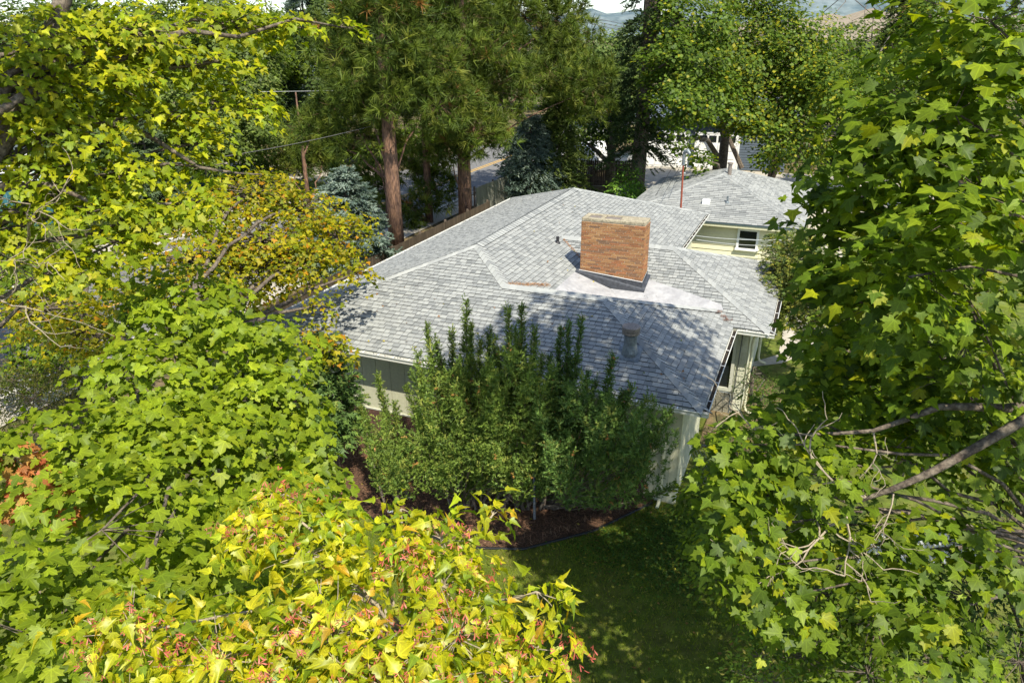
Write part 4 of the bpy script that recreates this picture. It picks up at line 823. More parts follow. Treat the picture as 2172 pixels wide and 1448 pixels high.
# cars: lofted body
def car(name, label, c, ang, bodym, ln=4.6, wd=1.8, hh=1.5, van=False):
    o = empty(name, (c[0], c[1], 0), label, 'van' if van else 'car'); ca, sa = math.cos(ang), math.sin(ang)
    f = lambda x, y, z: (c[0] + x * ca - y * sa, c[1] + x * sa + y * ca, z)
    if van: prof = [(-.5, .35, .35), (-.5, hh * .93, .40), (-.44, hh, .42), (.18, hh, .42), (.30, hh * .62, .46), (.46, hh * .52, .44), (.5, .4, .40)]
    # body sections along x: (x, z_top, half width)
    secs = [(-.5, .55, .78), (-.47, .88, .90), (-.3, .95, .96), (.1, .93, .96), (.3, .90, .95), (.45, .78, .88), (.5, .55, .74)] if not van else [(-.5, hh * .9, .9), (-.49, hh, .95), (.15, hh, .95), (.28, hh * .62, .96), (.45, hh * .5, .9), (.5, .6, .8)]
    b = MB(); V = []; n = 8
    for x, zt, hw in secs:
        w2 = hw * wd / 2
        for yy, zz in ((-w2 * .92, .25), (-w2, .45), (-w2, zt * .8), (-w2 * .85, zt), (w2 * .85, zt), (w2, zt * .8), (w2, .45), (w2 * .92, .25)): V.append(f(x * ln, yy, zz))
    m_ = len(secs); b.add(V, [tuple(range(n)), tuple(range((m_ - 1) * n, m_ * n))[::-1]] + [(i * n + k, (i + 1) * n + k, (i + 1) * n + (k + 1) % n, i * n + (k + 1) % n) for i in range(m_ - 1) for k in range(n)]); b.build('body', M[bodym], o, smooth=False)
    if not van:
        b = MB(); V = []
        for x, zt, hw in ((-.44, .93, .80), (-.30, hh * .97, .68), (.02, hh, .66), (.14, hh * .93, .68), (.30, .90, .84)):
            w2 = hw * wd / 2; V += [f(x * ln, -w2 * 1.08, .9), f(x * ln, -w2, zt), f(x * ln, w2, zt), f(x * ln, w2 * 1.08, .9)]
        b.add(V, [(i * 4 + k, i * 4 + k + 1, i * 4 + 5 + k, i * 4 + 4 + k) for i in range(4) for k in range(3)]); b.build('windows', M['carglass'], o)
        b = MB(); b.add([f(-.27 * ln, -.58 * wd / 2, hh * .985), f(.05 * ln, -.58 * wd / 2, hh * 1.01), f(.05 * ln, .58 * wd / 2, hh * 1.01), f(-.27 * ln, .58 * wd / 2, hh * .985)], [(0, 1, 2, 3)]); b.build('car_roof', M[bodym], o)
    else:
        b = MB(); b.add([f(.16 * ln, -wd * .4, hh * .97), f(.275 * ln, -wd * .42, hh * .66), f(.275 * ln, wd * .42, hh * .66), f(.16 * ln, wd * .4, hh * .97)], [(0, 1, 2, 3)]); b.build('windscreen', M['carglass'], o)
    for sx in (-.33, .33):
        for sy in (-1, 1):
            b = MB(); b.tube([f(sx * ln, sy * wd * .38, .33), f(sx * ln, sy * wd * .49, .33)], .33, 16); wh = b.build('wheel', M['tyre'], o); b = MB(); b.tube([f(sx * ln, sy * wd * .49, .33), f(sx * ln, sy * wd * .50, .33)], .2, 12); b.build('rim', M['chrome'], wh)
    for sy in (-1, 1): b = MB(); b.obox(f(-.495 * ln, sy * wd * .36, .78 if not van else 1.1), (.03, 0, 0), (0, .16, 0), (0, 0, .07)); b.build('tail_light', M['red'], o)
    return o
cp = at(1325, 372); car('parked_car', 'black parked car with red tail lamps between the two dark trunks', cp, R(70), 'carblack')
cp = at(1262, 366); car('parked_van', 'white parked van half hidden behind the hanging spruce boughs', cp, R(60), 'white', 5.4, 2.0, 2.3, True)
# wires
def wire(name, label, pts, r, m='wire', sag=.0):
    a, b_ = np.array(pts[0]), np.array(pts[1]); P = [a + (b_ - a) * t - np.array((0, 0, sag * 4 * t * (1 - t))) for t in np.linspace(0, 1, 14)]
    b = MB(); b.tube(P, r, 5); props(b.build(name, M[m]), label, 'wire')
wire('service_cable', 'thick pale cable sloping up from the left toward the tall pine', (pt(360, 338, 30), pt(800, 262, 34)), .014, 'wire', .15)
wire('overhead_wire', 'thin pale wire crossing level in front of the dark green trees at upper left', (pt(560, 187, 44), pt(860, 187, 46)), .012, 'wirelt')
mt_ = q1 + np.array((.15, -.1, .55))
for i, (px, py, c, lab) in enumerate(((1560, 270, 55, 'thin wire fanning up from the mast head to the right across the garage'), (1395, 420, 34, 'nearest of the thin wires dropping left from the mast over the second roof'), (1412, 418, 36, 'thin wire dropping left from the mast, middle one of the fan on the second roof'), (1425, 412, 38, 'thin wire dropping left from the mast, last one before the mast'))):
    wire('service_wire', lab, (mt_ if i == 0 else mt_ + np.array((.3 * i, .4, .9)), pt(px, py, c)), .010)
wire('service_wire', 'pale wire strung across the cream wall just below the second roof', (pt(1480, 506, 27), pt(1705, 516, 27.5)), .010, 'wirelt', .1)
wire('service_wire', 'lower pale wire crossing the window of the cream wall', (pt(1480, 514, 27), pt(1700, 528, 27.5)), .010, 'wirelt', .12)
for k, (x0, y0, x1, y1) in enumerate(((1255, 38, 1345, 58), (1262, 46, 1340, 64), (1250, 50, 1335, 70))):
    wire('power_line', ('highest', 'middle', 'lowest')[k] + ' power line crossing the patch of sky beside the tall spruce', (pt(x0, y0, 75), pt(x1, y1, 75)), .03)
# lattice panel and mossy post in the right thicket
lp = pt(1955, 1175, 8.2); la = empty('lattice_panel', tuple(lp), 'grey plastic lattice panel half hidden behind lower right maple leaves', 'lattice')
b = MB()
for i in range(-9, 10):
    for s_ in (-1, 1):
        b.obox(lp + np.array((i * .065, 0.01 * s_, 0)), (.30 * .7 * s_ * .7, 0, .30 * .7), (0, .006, 0), (.008, 0, -.008 * s_))
link('slats', b.mesh('slats', M['lattice']), la, 'stuff')
# metal tube and small rubble in the bed
tb = W(-2.35, -1.35); t0 = at(1128, 1102); b = MB(); b.tube([t0, t0 + (-.02, .05, 1.3)], .03, 8); props(b.build('metal_post', M['bluepipe']), 'blue grey steel post standing in the mulch among the bare yew stems', 'post')
b = MB(); b.obox(at(1120, 1068) + (0, .3, .12), (.28, -.1, .02), (.03, .16, 0), (0, 0, .10)); o = b.build('concrete_block', M['concrete']); props(o, 'pale concrete block at the foot of the steel post in the mulch', 'block'); o.modifiers.new('e', 'BEVEL').width = .02
b = MB(); c = at(823, 1083); b.obox(c + (0, 0, .04), (.06, -.01, 0), (.01, .035, 0), (0, 0, .03)); o = b.build('stone', M['white']); props(o, 'small white stone lying on the mulch next to the edging', 'stone'); o.modifiers.new('e', 'BEVEL').width = .015
gp = W(-.15, 2.2); ch = empty('wire_fence', (gp[0], gp[1], 0), 'low chain link fence remnant with grey post beside the pale east wall', 'fence')
b = MB(); b.tube([W(.55, 1.5), W(.55, 1.5, 1.15)], .03, 8); b.build('post', M['steel'], ch)
b = MB(); b.tube([W(-.45, 1.5, 1.1), W(.55, 1.5, 1.1)], .02, 6); b.build('rail', M['steel'], ch)
b = MB()
for i in range(12):
    x = -.45 + i * .085; b.tube([W(x, 1.5, .05), W(min(x + .5, .55), 1.5, 1.05)], .0035, 3, cap=False); b.tube([W(x, 1.505, 1.05), W(min(x + .5, .55), 1.505, .05)], .0035, 3, cap=False)
link('mesh_wires', b.mesh('mesh_wires', M['steel']), ch, 'stuff')
# ================================================================== GROUND COVER
BLADE = (np.array([(-.10, 0, 0), (.10, 0, 0), (0, 1, .25)], np.float32), np.array([(0, 1, 2)], np.int32))
def cover(name, n, samp, z, size, cols, wts, tpl, mt, up=1.0, seed=1, lay=.5):
    g = np.random.default_rng(seed); P = samp(g, n); n = len(P); P3 = np.column_stack((P, np.full(n, z) + g.uniform(0, .01, n)))
    if up > 0: Hd = np.column_stack((g.normal(0, lay, n), g.normal(0, lay, n), np.full(n, up))); N = g.normal(size=(n, 3)) * (1, 1, .3)
    else: Hd = g.normal(size=(n, 3)) * (1, 1, .15); N = g.normal(0, .35, (n, 3)) + (0, 0, 1)
    V, T, K, _ = scatter(tpl, P3, frames(N, Hd), size * g.uniform(.5, 1.3, n), palette(g, n, cols, wts, .3)); return link(name, np_mesh(name, V, T, K, False, M[mt]), None, 'stuff')
bedp = [tuple(p) for p in bed]
def inpoly(P, poly):
    x, y = P[:, 0], P[:, 1]; r = np.zeros(len(P), bool); n = len(poly)
    for i in range(n):
        x1, y1 = poly[i]; x2, y2 = poly[(i + 1) % n]; c = ((y1 > y) != (y2 > y)) & (x < (x2 - x1) * (y - y1) / (y2 - y1 + 1e-12) + x1); r ^= c
    return r
def s_lawn(g, n):
    P = np.column_stack((g.uniform(-5.5, 6.5, n), g.uniform(7.5, 15.5, n))); P = P[~inpoly(P, bedp)]; a = (P[:, 0] - OX) * A1[0] + (P[:, 1] - OY) * A1[1]; b_ = (P[:, 0] - OX) * A2[0] + (P[:, 1] - OY) * A2[1]
    return P[((b_ < .4) | (a > 1.2))]
cover('grass', 150000, s_lawn, 0, .055, [(.16, .215, .012), (.22, .26, .018), (.11, .15, .012), (.32, .27, .08)], [4, 3, 3, 1], BLADE, 'needle', 1, 1, .6)
LV0 = (np.array([(0, 0, 0), (.4, .5, .05), (0, 1, -.1), (-.4, .5, .05)], np.float32), np.array([(0, 1, 2), (0, 2, 3)], np.int32))
def s_clover(g, n):
    c = np.array([W(*q)[:2] for q in ((.2, -.6), (-.6, -1.1), (-1.4, -1.6), (.9, -.2), (.2, -1.8), (1.2, .8), (.6, 2.2), (1.0, 4.2), (-.2, -.2), (1.4, 6), (.9, 7.6))]); i = g.integers(len(c), size=n); P = c[i] + g.normal(0, .5, (n, 2)); a = (P[:, 0] - OX) * A1[0] + (P[:, 1] - OY) * A1[1]; b_ = (P[:, 0] - OX) * A2[0] + (P[:, 1] - OY) * A2[1]
    P = P[((b_ < .4) | (a > -.4)) & ~inpoly(P, bedp)]; return P
cover('ground_cover', 16000, s_clover, .04, .05, [(.07, .14, .018), (.11, .18, .03), (.045, .085, .012)], [3, 2, 2], LV0, 'leaf', 0, 2)
def s_bed(g, n):
    P = np.column_stack((g.uniform(-9, 5, n), g.uniform(10, 18, n))); return P[inpoly(P, bedp)]
NEED = (np.array([(-.03, 0, 0), (.03, 0, 0), (.02, 1, .1), (-.02, 1, .1)], np.float32), np.array([(0, 1, 2), (0, 2, 3)], np.int32))
cover('mulch_needles', 60000, s_bed, .018, .13, [(.16, .08, .045), (.22, .12, .07), (.09, .05, .03), (.30, .19, .11)], [4, 3, 3, 1], NEED, 'straw', 0, 3)
def s_isl(g, n):
    P = np.column_stack((g.uniform(-25, -10, n), g.uniform(44, 60, n))); return P[inpoly(P, [tuple(p) for p in isl])]
cover('grass', 14000, s_isl, .05, .09, [(.09, .17, .03), (.13, .2, .04)], [1, 1], BLADE, 'needle', 1, 4)

LV = (np.array([(0, 0, 0), (.35, .35, .06), (0, 1, .1), (-.35, .35, .06)], np.float32), np.array([(0, 1, 2), (0, 2, 3)], np.int32))
cover('fallen_leaves', 1500, s_lawn, .035, .075, [(.40, .34, .05), (.28, .15, .05), (.20, .24, .04)], [3, 1, 2], LV, 'leaf', 0, 8)
cover('fallen_leaves', 500, s_bed, .03, .07, [(.38, .30, .06), (.30, .16, .07)], [2, 2], LV, 'leaf', 0, 9)
# ================================================================== TREES AND SHRUBS
G1 = [(.165, .225, .010), (.205, .265, .012), (.12, .175, .010), (.25, .30, .014)]
G2 = [(.10, .155, .010), (.14, .20, .011), (.07, .115, .010), (.20, .26, .012)]
YG = [(.27, .29, .008), (.33, .34, .009), (.19, .235, .009), (.40, .36, .010)]
OG = [(.27, .26, .008), (.36, .30, .008), (.18, .21, .009), (.42, .20, .010), (.12, .16, .010)]
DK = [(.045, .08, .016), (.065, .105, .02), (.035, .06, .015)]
# --- bottom left green maple
def col_red(ci, p, g):
    q = p - np.array((0, 0, CAMZ)); cz = q[:, 1] * math.cos(PITCH) - q[:, 2] * math.sin(PITCH)
    return ci
tree('maple_tree', 'broad bright green maple filling the lower left, its crown reaching the house corner', 'tree',
     [(-4.6, 8.2, 0, .2), (-4.5, 8.3, 2, .17), (-4.3, 8.4, 3.4, .13), (-4.0, 8.6, 4.6, .08)],
     [LB(400, 640, 10.5, 130, 75), LB(345, 700, 10, 80, 60), LB(540, 730, 10, 105, 65), LB(300, 810, 9, 150, 80), LB(530, 860, 9.5, 160, 90), LB(110, 940, 7.5, 190, 80), LB(360, 960, 8, 200, 90), LB(600, 980, 9.5, 105, 100),
      LB(480, 1080, 8, 170, 100), LB(210, 1110, 6.4, 210, 110), LB(60, 1330, 5.2, 190, 150), LB(300, 1290, 5.8, 180, 120), LB(540, 1220, 7, 190, 110), LB(130, 1480, 4.6, 250, 110), LB(640, 1080, 9, 70, 70)],
     MAPLE, .135, .34, 6.4, 18, G1, [4, 4, 2, 1.3], seed=11, lowt=[MAPLE_M, MAPLE_D], near=300, alt=[MAPLE_B, MAPLE_C], droop=.3, tilt=.38, shell=.8, flat=.16, limb_r=.018, sunw=.5)
# red tinged maple boughs at the left edge
tree('maple_sapling', 'small orange red maple boughs at the left edge above the green maple', 'tree', [(-6.2, 5.6, 0, .06), (-5.6, 6.2, 3, .05), (-5.3, 6.6, 5.2, .025)],
     [LB(30, 955, 7.2, 60, 35), LB(95, 1030, 7, 60, 28), LB(10, 1060, 7, 50, 30), LB(100, 1075, 7.1, 40, 20)],
     MAPLE, .11, .2, 14, 12, [(.42, .16, .05), (.36, .20, .05), (.45, .12, .05), (.22, .24, .04)], [3, 2, 2, 1], seed=12, near=60, flat=.2, limb_r=.015, bark='twig', twigs=True)
# --- amur maple in front
am = tree('amur_maple', 'yellow green amur maple with pink winged seeds in the bottom foreground', 'tree',
     [(-.9, 3.6, 0, .09), (-.8, 3.7, 3, .08), (-.75, 3.8, 5, .06), (-.7, 3.9, 6, .035)],
     [LB(930, 1140, 4.9, 70, 45), LB(930, 1240, 4.6, 85, 70), LB(600, 1040, 5.2, 40, 40), LB(545, 1110, 5.1, 100, 45), LB(640, 1170, 4.9, 110, 60), LB(700, 1110, 5.0, 60, 40), LB(270, 1330, 4.3, 110, 90), LB(460, 1390, 4.1, 140, 90), LB(690, 1340, 4.3, 170, 110),
      LB(850, 1180, 4.8, 60, 60), LB(960, 1350, 4.2, 150, 90), LB(1130, 1255, 4.6, 55, 35), LB(1130, 1375, 4.3, 60, 45), LB(1050, 1440, 4.0, 110, 50), LB(800, 1450, 3.9, 230, 60), LB(845, 1075, 5.1, 20, 20), LB(1040, 1090, 5.1, 14, 14)],
     AMUR, .098, .17, 23, 12, [(.38, .385, .010), (.46, .42, .010), (.29, .35, .012), (.18, .26, .012), (.54, .33, .02)], [4, 3, 3, 2.2, .8], seed=13, near=300, alt=AMUR_B, mt='amur', droop=.5, tilt=.6, shell=.8, flat=.45, limb_r=.016, bark='twig', twigs=True, out=.8, upw=.55)
g = np.random.default_rng(21); P = []; cl = []
for lc, lr, k in [LB(930, 1130, 4.85, 90, 60), LB(950, 1230, 4.5, 110, 80), LB(610, 1030, 5.15, 55, 50), LB(545, 1110, 5.0, 100, 45), LB(270, 1330, 4.2, 110, 90), LB(460, 1390, 4.0, 140, 80), LB(690, 1340, 4.2, 170, 110), LB(960, 1350, 4.1, 150, 90), LB(850, 1200, 4.7, 60, 60), LB(1150, 1370, 4.2, 90, 60), LB(800, 1440, 3.8, 250, 60)]:
    for _ in range(int(6 + 190 * lr[0] * lr[2])):
        d = unit(g.normal(size=3)); d[2] = abs(d[2]) * .8; d[1] = -abs(d[1]); c = lc + d * lr * g.uniform(.85, 1.12)
        for _ in range(g.integers(4, 9)): P.append(c + g.normal(0, .035, 3)); cl.append(c)
P = np.array(P); n = len(P); V, T, K, _ = scatter(SAMARA, P, frames(g.normal(size=(n, 3)), g.normal(0, .5, (n, 3)) + (0, 0, -1)), g.uniform(.025, .045, n), palette(g, n, [(.60, .12, .10), (.58, .24, .18), (.66, .17, .14), (.42, .06, .05)], [3, 2, 2, 1], .2))
link('seed_clusters', np_mesh('seed_clusters', V, T, K, False, M['samara']), am, 'stuff')
# --- big maple on the right
mr = tree('maple_tree', 'large shadowed green maple filling the right edge, boughs hanging over the lawn', 'tree',
     [(7.2, 6.6, 0, .34), (7.0, 6.6, 4, .3), (6.6, 6.4, 7.5, .25), (6.3, 6.0, 10, .2), (6.0, 5.4, 13, .12)],
     [LB(2110, 60, 5.6, 200, 130), LB(2030, 250, 5.8, 210, 120), LB(1860, 330, 6.3, 150, 90), LB(2090, 430, 5.6, 200, 130), LB(1900, 490, 7, 170, 110), LB(1790, 450, 7.4, 95, 75), LB(1730, 430, 7.2, 50, 30), LB(2050, 640, 6.4, 200, 130), LB(1870, 650, 7.8, 140, 110), LB(1770, 570, 7.8, 75, 60), LB(2030, 820, 7.4, 170, 90), LB(1800, 740, 8.2, 85, 60),
      LB(1840, 850, 8.0, 150, 80), LB(1700, 890, 7.6, 100, 45), LB(1590, 950, 6.9, 85, 50), LB(1740, 980, 7.1, 120, 50), LB(1900, 960, 7.4, 130, 60), LB(2100, 960, 7.8, 120, 90), LB(1555, 1020, 6.7, 55, 55, None, 1.4), LB(1560, 1120, 6.6, 65, 75, None, 1.4), LB(1590, 1210, 6.5, 55, 60, None, 1.4), LB(1650, 1275, 6.4, 55, 60, None, 1.4), LB(1620, 1060, 6.8, 60, 50), LB(1840, 1170, 6.6, 85, 45), LB(1990, 1160, 6.6, 110, 65), LB(2090, 1200, 6.4, 80, 70), LB(1960, 1290, 6.3, 130, 65), LB(1950, 1400, 6.1, 120, 55), LB(1700, 1010, 6.8, 70, 45), LB(1700, 1120, 7.2, 60, 50, .5),
      LB(2080, 300, 8.5, 220, 250, 1.2, .35), LB(2050, 750, 9.5, 220, 200, 1.2, .35), LB(1900, 900, 10, 180, 120, 1.0, .4),
      LB(1930, 600, 5.3, 110, 90), LB(2060, 480, 4.9, 110, 90), WL(6.2, 7.0, 14.0, 2.4, 2.6, 1.8, 1.1), WL(3.5, 7.2, 13.9, 2.0, 2.3, 1.1, 1.2), WL(4.6, 9.2, 14.6, 1.8, 1.2, 1.0, .7), WL(6.6, 10.0, 13.8, 1.5, 1.4, 1.0, .8), WL(6.8, 4.4, 10.5, 1.8, 2.4, 2.2, .4)],  # WL lobes: unseen crown parts added out of view to shade roof and lawn
     MAPLE, .138, .32, 5.7, 16, G2 + YG[:1], [4, 4, 3, 1.8, .8], seed=14, lowt=[MAPLE_M, MAPLE_L], near=300, alt=[MAPLE_B, MAPLE_C], tilt=.42, droop=.35, shell=.72, flat=.2, limb_r=.017, sunw=.45)
# big visible limbs and bare twigs of the right maple
b = MB()
def limb(pts, rad):
    P = [pt(*p) for p in pts]; Q = []
    for i in range(len(P) - 1):
        for t in (0, .25, .5, .75): a = P[max(i - 1, 0)]; c_ = P[min(i + 2, len(P) - 1)]; Q.append(P[i] * (1 - t) + P[i + 1] * t + ((P[i] - a) - (c_ - P[i + 1])) * .12 * t * (1 - t) * 2)
    Q.append(P[-1]); b.tube(Q, np.linspace(rad[0], rad[1], len(Q)), 8)
limb([(2300, 830, 6.6), (2172, 905, 6.6), (1980, 1010, 6.6), (1870, 1055, 6.7), (1800, 1078, 6.8)], (.06, .014)); b.build('branch', M['bark'], mr, smooth=True); b = MB(); limb([(2300, 860, 7.0), (2130, 882, 7.0), (1990, 876, 7.1), (1850, 925, 7.2), (1640, 930, 7.1)], (.06, .010))
b.build('branch', M['bark'], mr, smooth=True)
b = MB(); g = np.random.default_rng(31)
def twiglet(p, d, L, r, depth):
    pts = [p]; dd = d.copy()
    for i in range(5): dd = unit(dd + g.normal(0, .22, 3)); pts.append(pts[-1] + dd * L / 5)
    b.tube(pts, np.linspace(r, r * .45, 6), 5, cap=False)
    if depth > 0:
        for i in (2, 3, 5, 4)[: 2 + depth]: twiglet(pts[i], unit(dd + g.normal(0, .75, 3)), L * .62, r * .6, depth - 1)
for (px, py, c), tgt, L, r in (((1830, 1065, 6.75), (1740, 1060, 6.4), .75, .016), ((1800, 1078, 6.8), (1700, 1170, 6.6), .9, .015), ((1790, 1085, 6.8), (1830, 1190, 6.5), .7, .012), ((1890, 1060, 6.6), (1880, 1130, 6.4), .5, .009), ((1620, 935, 7.0), (1560, 900, 6.8), .5, .010), ((1740, 1150, 6.6), (1660, 1210, 6.4), .5, .009), ((1850, 930, 6.9), (1840, 1020, 6.7), .5, .009)):
    s_ = pt(px, py, c); twiglet(s_, unit(pt(*tgt) - s_), L, r, 2)
b.build('bare_twigs', M['twig'], mr)
# bare branch at the left edge
db = MB(); b = db; s_ = pt(-60, 600, 9.5)
twiglet(s_, unit(pt(90, 520, 9.3) - s_), 1.3, .022, 3); twiglet(pt(-40, 590, 9.5), unit(pt(120, 430, 9.4) - s_), 1.1, .014, 2); twiglet(pt(-60, 620, 9.4), unit(pt(80, 650, 9.2) - s_), 1.2, .016, 2)
o = empty('dead_branch', tuple(s_), 'bare pale branches with no leaves reaching in from the left edge above the road', 'branch'); db.build('branch', M['twig'], o)
# --- top left maple
tl = tree('maple_tree', 'tall yellow green maple at the upper left with layered boughs over the street', 'tree',
     [(-10.5, 9, 0, .3), (-9.6, 8.8, 4, .26), (-8.2, 8.6, 7.0, .2), (-6.8, 8.5, 8.9, .16), (-6.2, 8.4, 10.5, .13), (-5.7, 8.9, 12.5, .1)],
     [LB(90, 70, 9, 130, 60), LB(290, 50, 9.5, 130, 50), LB(500, 40, 10.5, 110, 40), LB(620, 50, 11, 70, 22), LB(730, 52, 11.2, 38, 12), LB(60, 180, 9, 110, 50), LB(230, 160, 9.4, 120, 45), LB(420, 130, 10, 110, 35), LB(500, 215, 10.6, 80, 30), LB(120, 260, 9.2, 120, 40), LB(330, 235, 9.8, 130, 30),
      LB(420, 295, 10.2, 60, 22), LB(90, 350, 9.2, 130, 35), LB(260, 350, 9.6, 100, 30), LB(430, 420, 9.8, 60, 22), LB(230, 430, 9.4, 90, 28), LB(330, 455, 9.6, 100, 32), LB(60, 430, 9.2, 100, 30), LB(250, 500, 9.4, 70, 30), LB(440, 345, 10.2, 55, 20), LB(30, 510, 9.2, 90, 30), LB(150, 560, 9.4, 90, 35),
      WL(-6.5, 6.5, 13.5, 2.2, 2.2, 1.2, .6)],
     MAPLE_M, .115, .32, 8.2, 18, YG + G1[:2], [4, 3, 3, .8, 2, 2], seed=15, lowt=[MAPLE_D, MAPLE_S], near=300, alt=MAPLE_B, tilt=.42, droop=.22, shell=.85, flat=.12, limb_r=.035, sunw=.55, twigs=True)
for pts_, rd_ in (([(-90, 420, 8.9), (20, 270, 9), (70, 170, 9), (110, 80, 9.1), (150, -30, 9.2)], (.15, .10)), ([(-20, 385, 9), (110, 378, 9), (200, 420, 9.2)], (.06, .02)), ([(40, 235, 9), (200, 240, 9.3), (330, 280, 9.8), (430, 345, 10), (560, 362, 10.2)], (.06, .01)), ([(60, 180, 9), (250, 150, 9.5), (480, 120, 10)], (.045, .012))):
    b = MB(); limb(pts_, rd_); b.build('branch', M['bark'], tl, smooth=True)
# --- orange tinted maple before the left part of the house
tree('maple_tree', 'smaller leaved maple turning orange in front of the left end of the roof', 'tree',
     [(-6.6, 13.6, 0, .22), (-6.9, 14.0, 2, .19), (-7.2, 14.6, 3.5, .15), (-7.0, 15.2, 5, .09)],
     [LB(540, 400, 19, 100, 45), LB(640, 440, 19, 90, 45), LB(430, 450, 18, 90, 50), LB(720, 500, 18.5, 75, 55), LB(560, 500, 18, 120, 55), LB(400, 540, 17, 110, 50), LB(560, 560, 17.5, 90, 40), LB(640, 545, 17.5, 80, 40), LB(480, 610, 17, 90, 40), LB(760, 575, 17.5, 36, 16), LB(300, 620, 16, 90, 45), LB(680, 640, 16.2, 35, 14), LB(650, 700, 15.8, 30, 20), LB(710, 735, 15.6, 40, 26), LB(180, 690, 15.5, 80, 40), LB(90, 640, 16, 100, 40)],
     MAPLE_S, .115, .42, 6.0, 24, OG, [4, 4, 3, .8, 1.5], seed=16, near=0, tilt=.5, shell=.8, flat=.16, limb_r=.055, twigs=True)
# low trees behind it along the street
tree('street_tree', 'small dark leaved tree beside the street behind the bare branches', 'tree', [(-11.0, 18.5, 0, .08), (-11, 18.6, 1.6, .07), (-10.9, 18.7, 2.6, .04)],
     [LB(90, 610, 21, 110, 55), LB(140, 700, 20, 100, 45), LB(40, 750, 20, 90, 50), LB(120, 770, 19, 70, 30)], MAPLE_S, .13, .4, 5, 15, G2 + OG[:1], [3, 2, 3, 1, 1], seed=17, flat=.2, limb_r=.04, twigs=True)
tree('shrub', 'olive coloured bushy shrub by the road at the far left edge', 'shrub', [(-9.4, 13.5, 0, .05), (-9.4, 13.5, .8, .04)],
     [LB(70, 830, 16.5, 130, 50, None, 1.5), LB(180, 800, 17, 80, 40, None, 1.5), LB(20, 790, 17, 70, 30, None, 1.5)], OVAL, .06, .3, 12, 22, [(.12, .12, .03), (.16, .15, .03), (.08, .10, .025)], [2, 1, 1], seed=18, flat=.4, limb_r=.02)
# --- yew mass before the front wall
def yew(label, cx, spires, seed, body, cols):
    g = np.random.default_rng(seed); bs = np.array((*at(cx[0], cx[1])[:2], 0)); root = empty('yew_bush', tuple(bs), label, 'bush'); P = []; Hd = []; SZ = []; CL = []; st = MB()
    for px, py, Y, wr in [q_ for s4 in spires for q_ in (s4, (s4[0] + g.uniform(-40, 40), s4[1] + g.uniform(60, 190), s4[2] - g.uniform(.1, .5), s4[3] * .9))]:
        top = np.array((0, 0, CAMZ)) + ray(px, py) * (Y / ray(px, py)[1]); foot = bs + (g.normal(0, .25), g.normal(0, .12), .05)
        if top[2] < 1.0: continue
        midp = np.array(((foot[0] + top[0] * 2.2) / 3.2, (foot[1] + top[1] * 2.2) / 3.2, top[2] * .38)); L = bez(foot, midp, top, 9); st.tube(L, np.linspace(.035, .008, 9), 5, cap=False)
        H_ = top[2] - foot[2]
        for t in np.linspace(.22, 1, int(H_ * 36)):
            c = (1 - t) ** 2 * foot + 2 * t * (1 - t) * midp + t * t * top; rr = wr * (1.0 if t < .55 else max(.16, .25 + .75 * (.88 - t) / .33)) * (.55 + .45 * min(1, t / .35)) * (1 + .25 * math.sin(t * 23 + px))
            for _ in range(5):
                a = g.uniform(0, 6.283); r = rr * g.uniform(.35, 1.1); d = np.array((math.cos(a), math.sin(a), 0)); P.append(c + d * r * .8 + (0, 0, g.normal(0, .05))); Hd.append(unit(d * .6 + np.array((0, 0, 1.0)) + g.normal(0, .3, 3))); SZ.append(g.uniform(.10, .20) * (1 if t < .85 else .8)); CL.append(t)
    for lc, lr, k in body:
        n = int(220 * k * (lr[0] + .3) * (lr[2] + .3) * 4)
        nk = max(5, n // 46); dc = unit(g.normal(size=(nk, 3))); kc = lc + dc * lr * g.uniform(.55, 1.0, (nk, 1))
        for q in range(nk):
            if q % 3 == 0: st.tube([bs + (0, 0, .1), (bs + kc[q]) / 2 + g.normal(0, .1, 3), kc[q]], [.014, .01, .005], 3, cap=False)
            od = dc[q] * (1, 1, .1); hd0 = unit(od * g.uniform(.10, .45) + np.array((0, 0, 1.))); PL = g.uniform(.5, 1.1); pw = g.uniform(.07, .12)
            for _ in range(int(27 * PL) + 7):
                t = g.random() ** .8; a = g.uniform(0, 6.283); rad = pw * (1.02 - t) ** .7; o_ = np.array((math.cos(a), math.sin(a), 0)) * rad
                P.append(kc[q] + hd0 * (t - .25) * PL + o_); Hd.append(unit(hd0 + o_ / max(rad, .01) * .55 + g.normal(0, .22, 3))); SZ.append(g.uniform(.12, .21)); CL.append(0)
    P = np.array(P); ok = P[:, 2] > .1; P = P[ok]; Hd = np.array(Hd)[ok]; SZ = np.array(SZ)[ok]; n = len(P); cl = palette(g, n, cols, [3, 3, 2, 1, .07], .25)
    F_ = frames(g.normal(size=(n, 3)), Hd); s_ = g.random(n) < .5
    V, T, K, _ = merge([scatter(YEW, P[s_], F_[s_], SZ[s_], cl[s_]), scatter(YEW_B, P[~s_], F_[~s_], SZ[~s_], cl[~s_])]); st.build('stems', M['bark'], root)
    link('foliage', np_mesh('foliage', V, T, K, False, M['needle']), root, 'stuff')
YC = [(.135, .20, .035), (.17, .235, .04), (.09, .145, .03), (.24, .27, .055), (.42, .22, .07)]
YD = [(.10, .17, .04), (.13, .21, .045), (.07, .12, .033), (.18, .22, .05), (.42, .18, .07)]
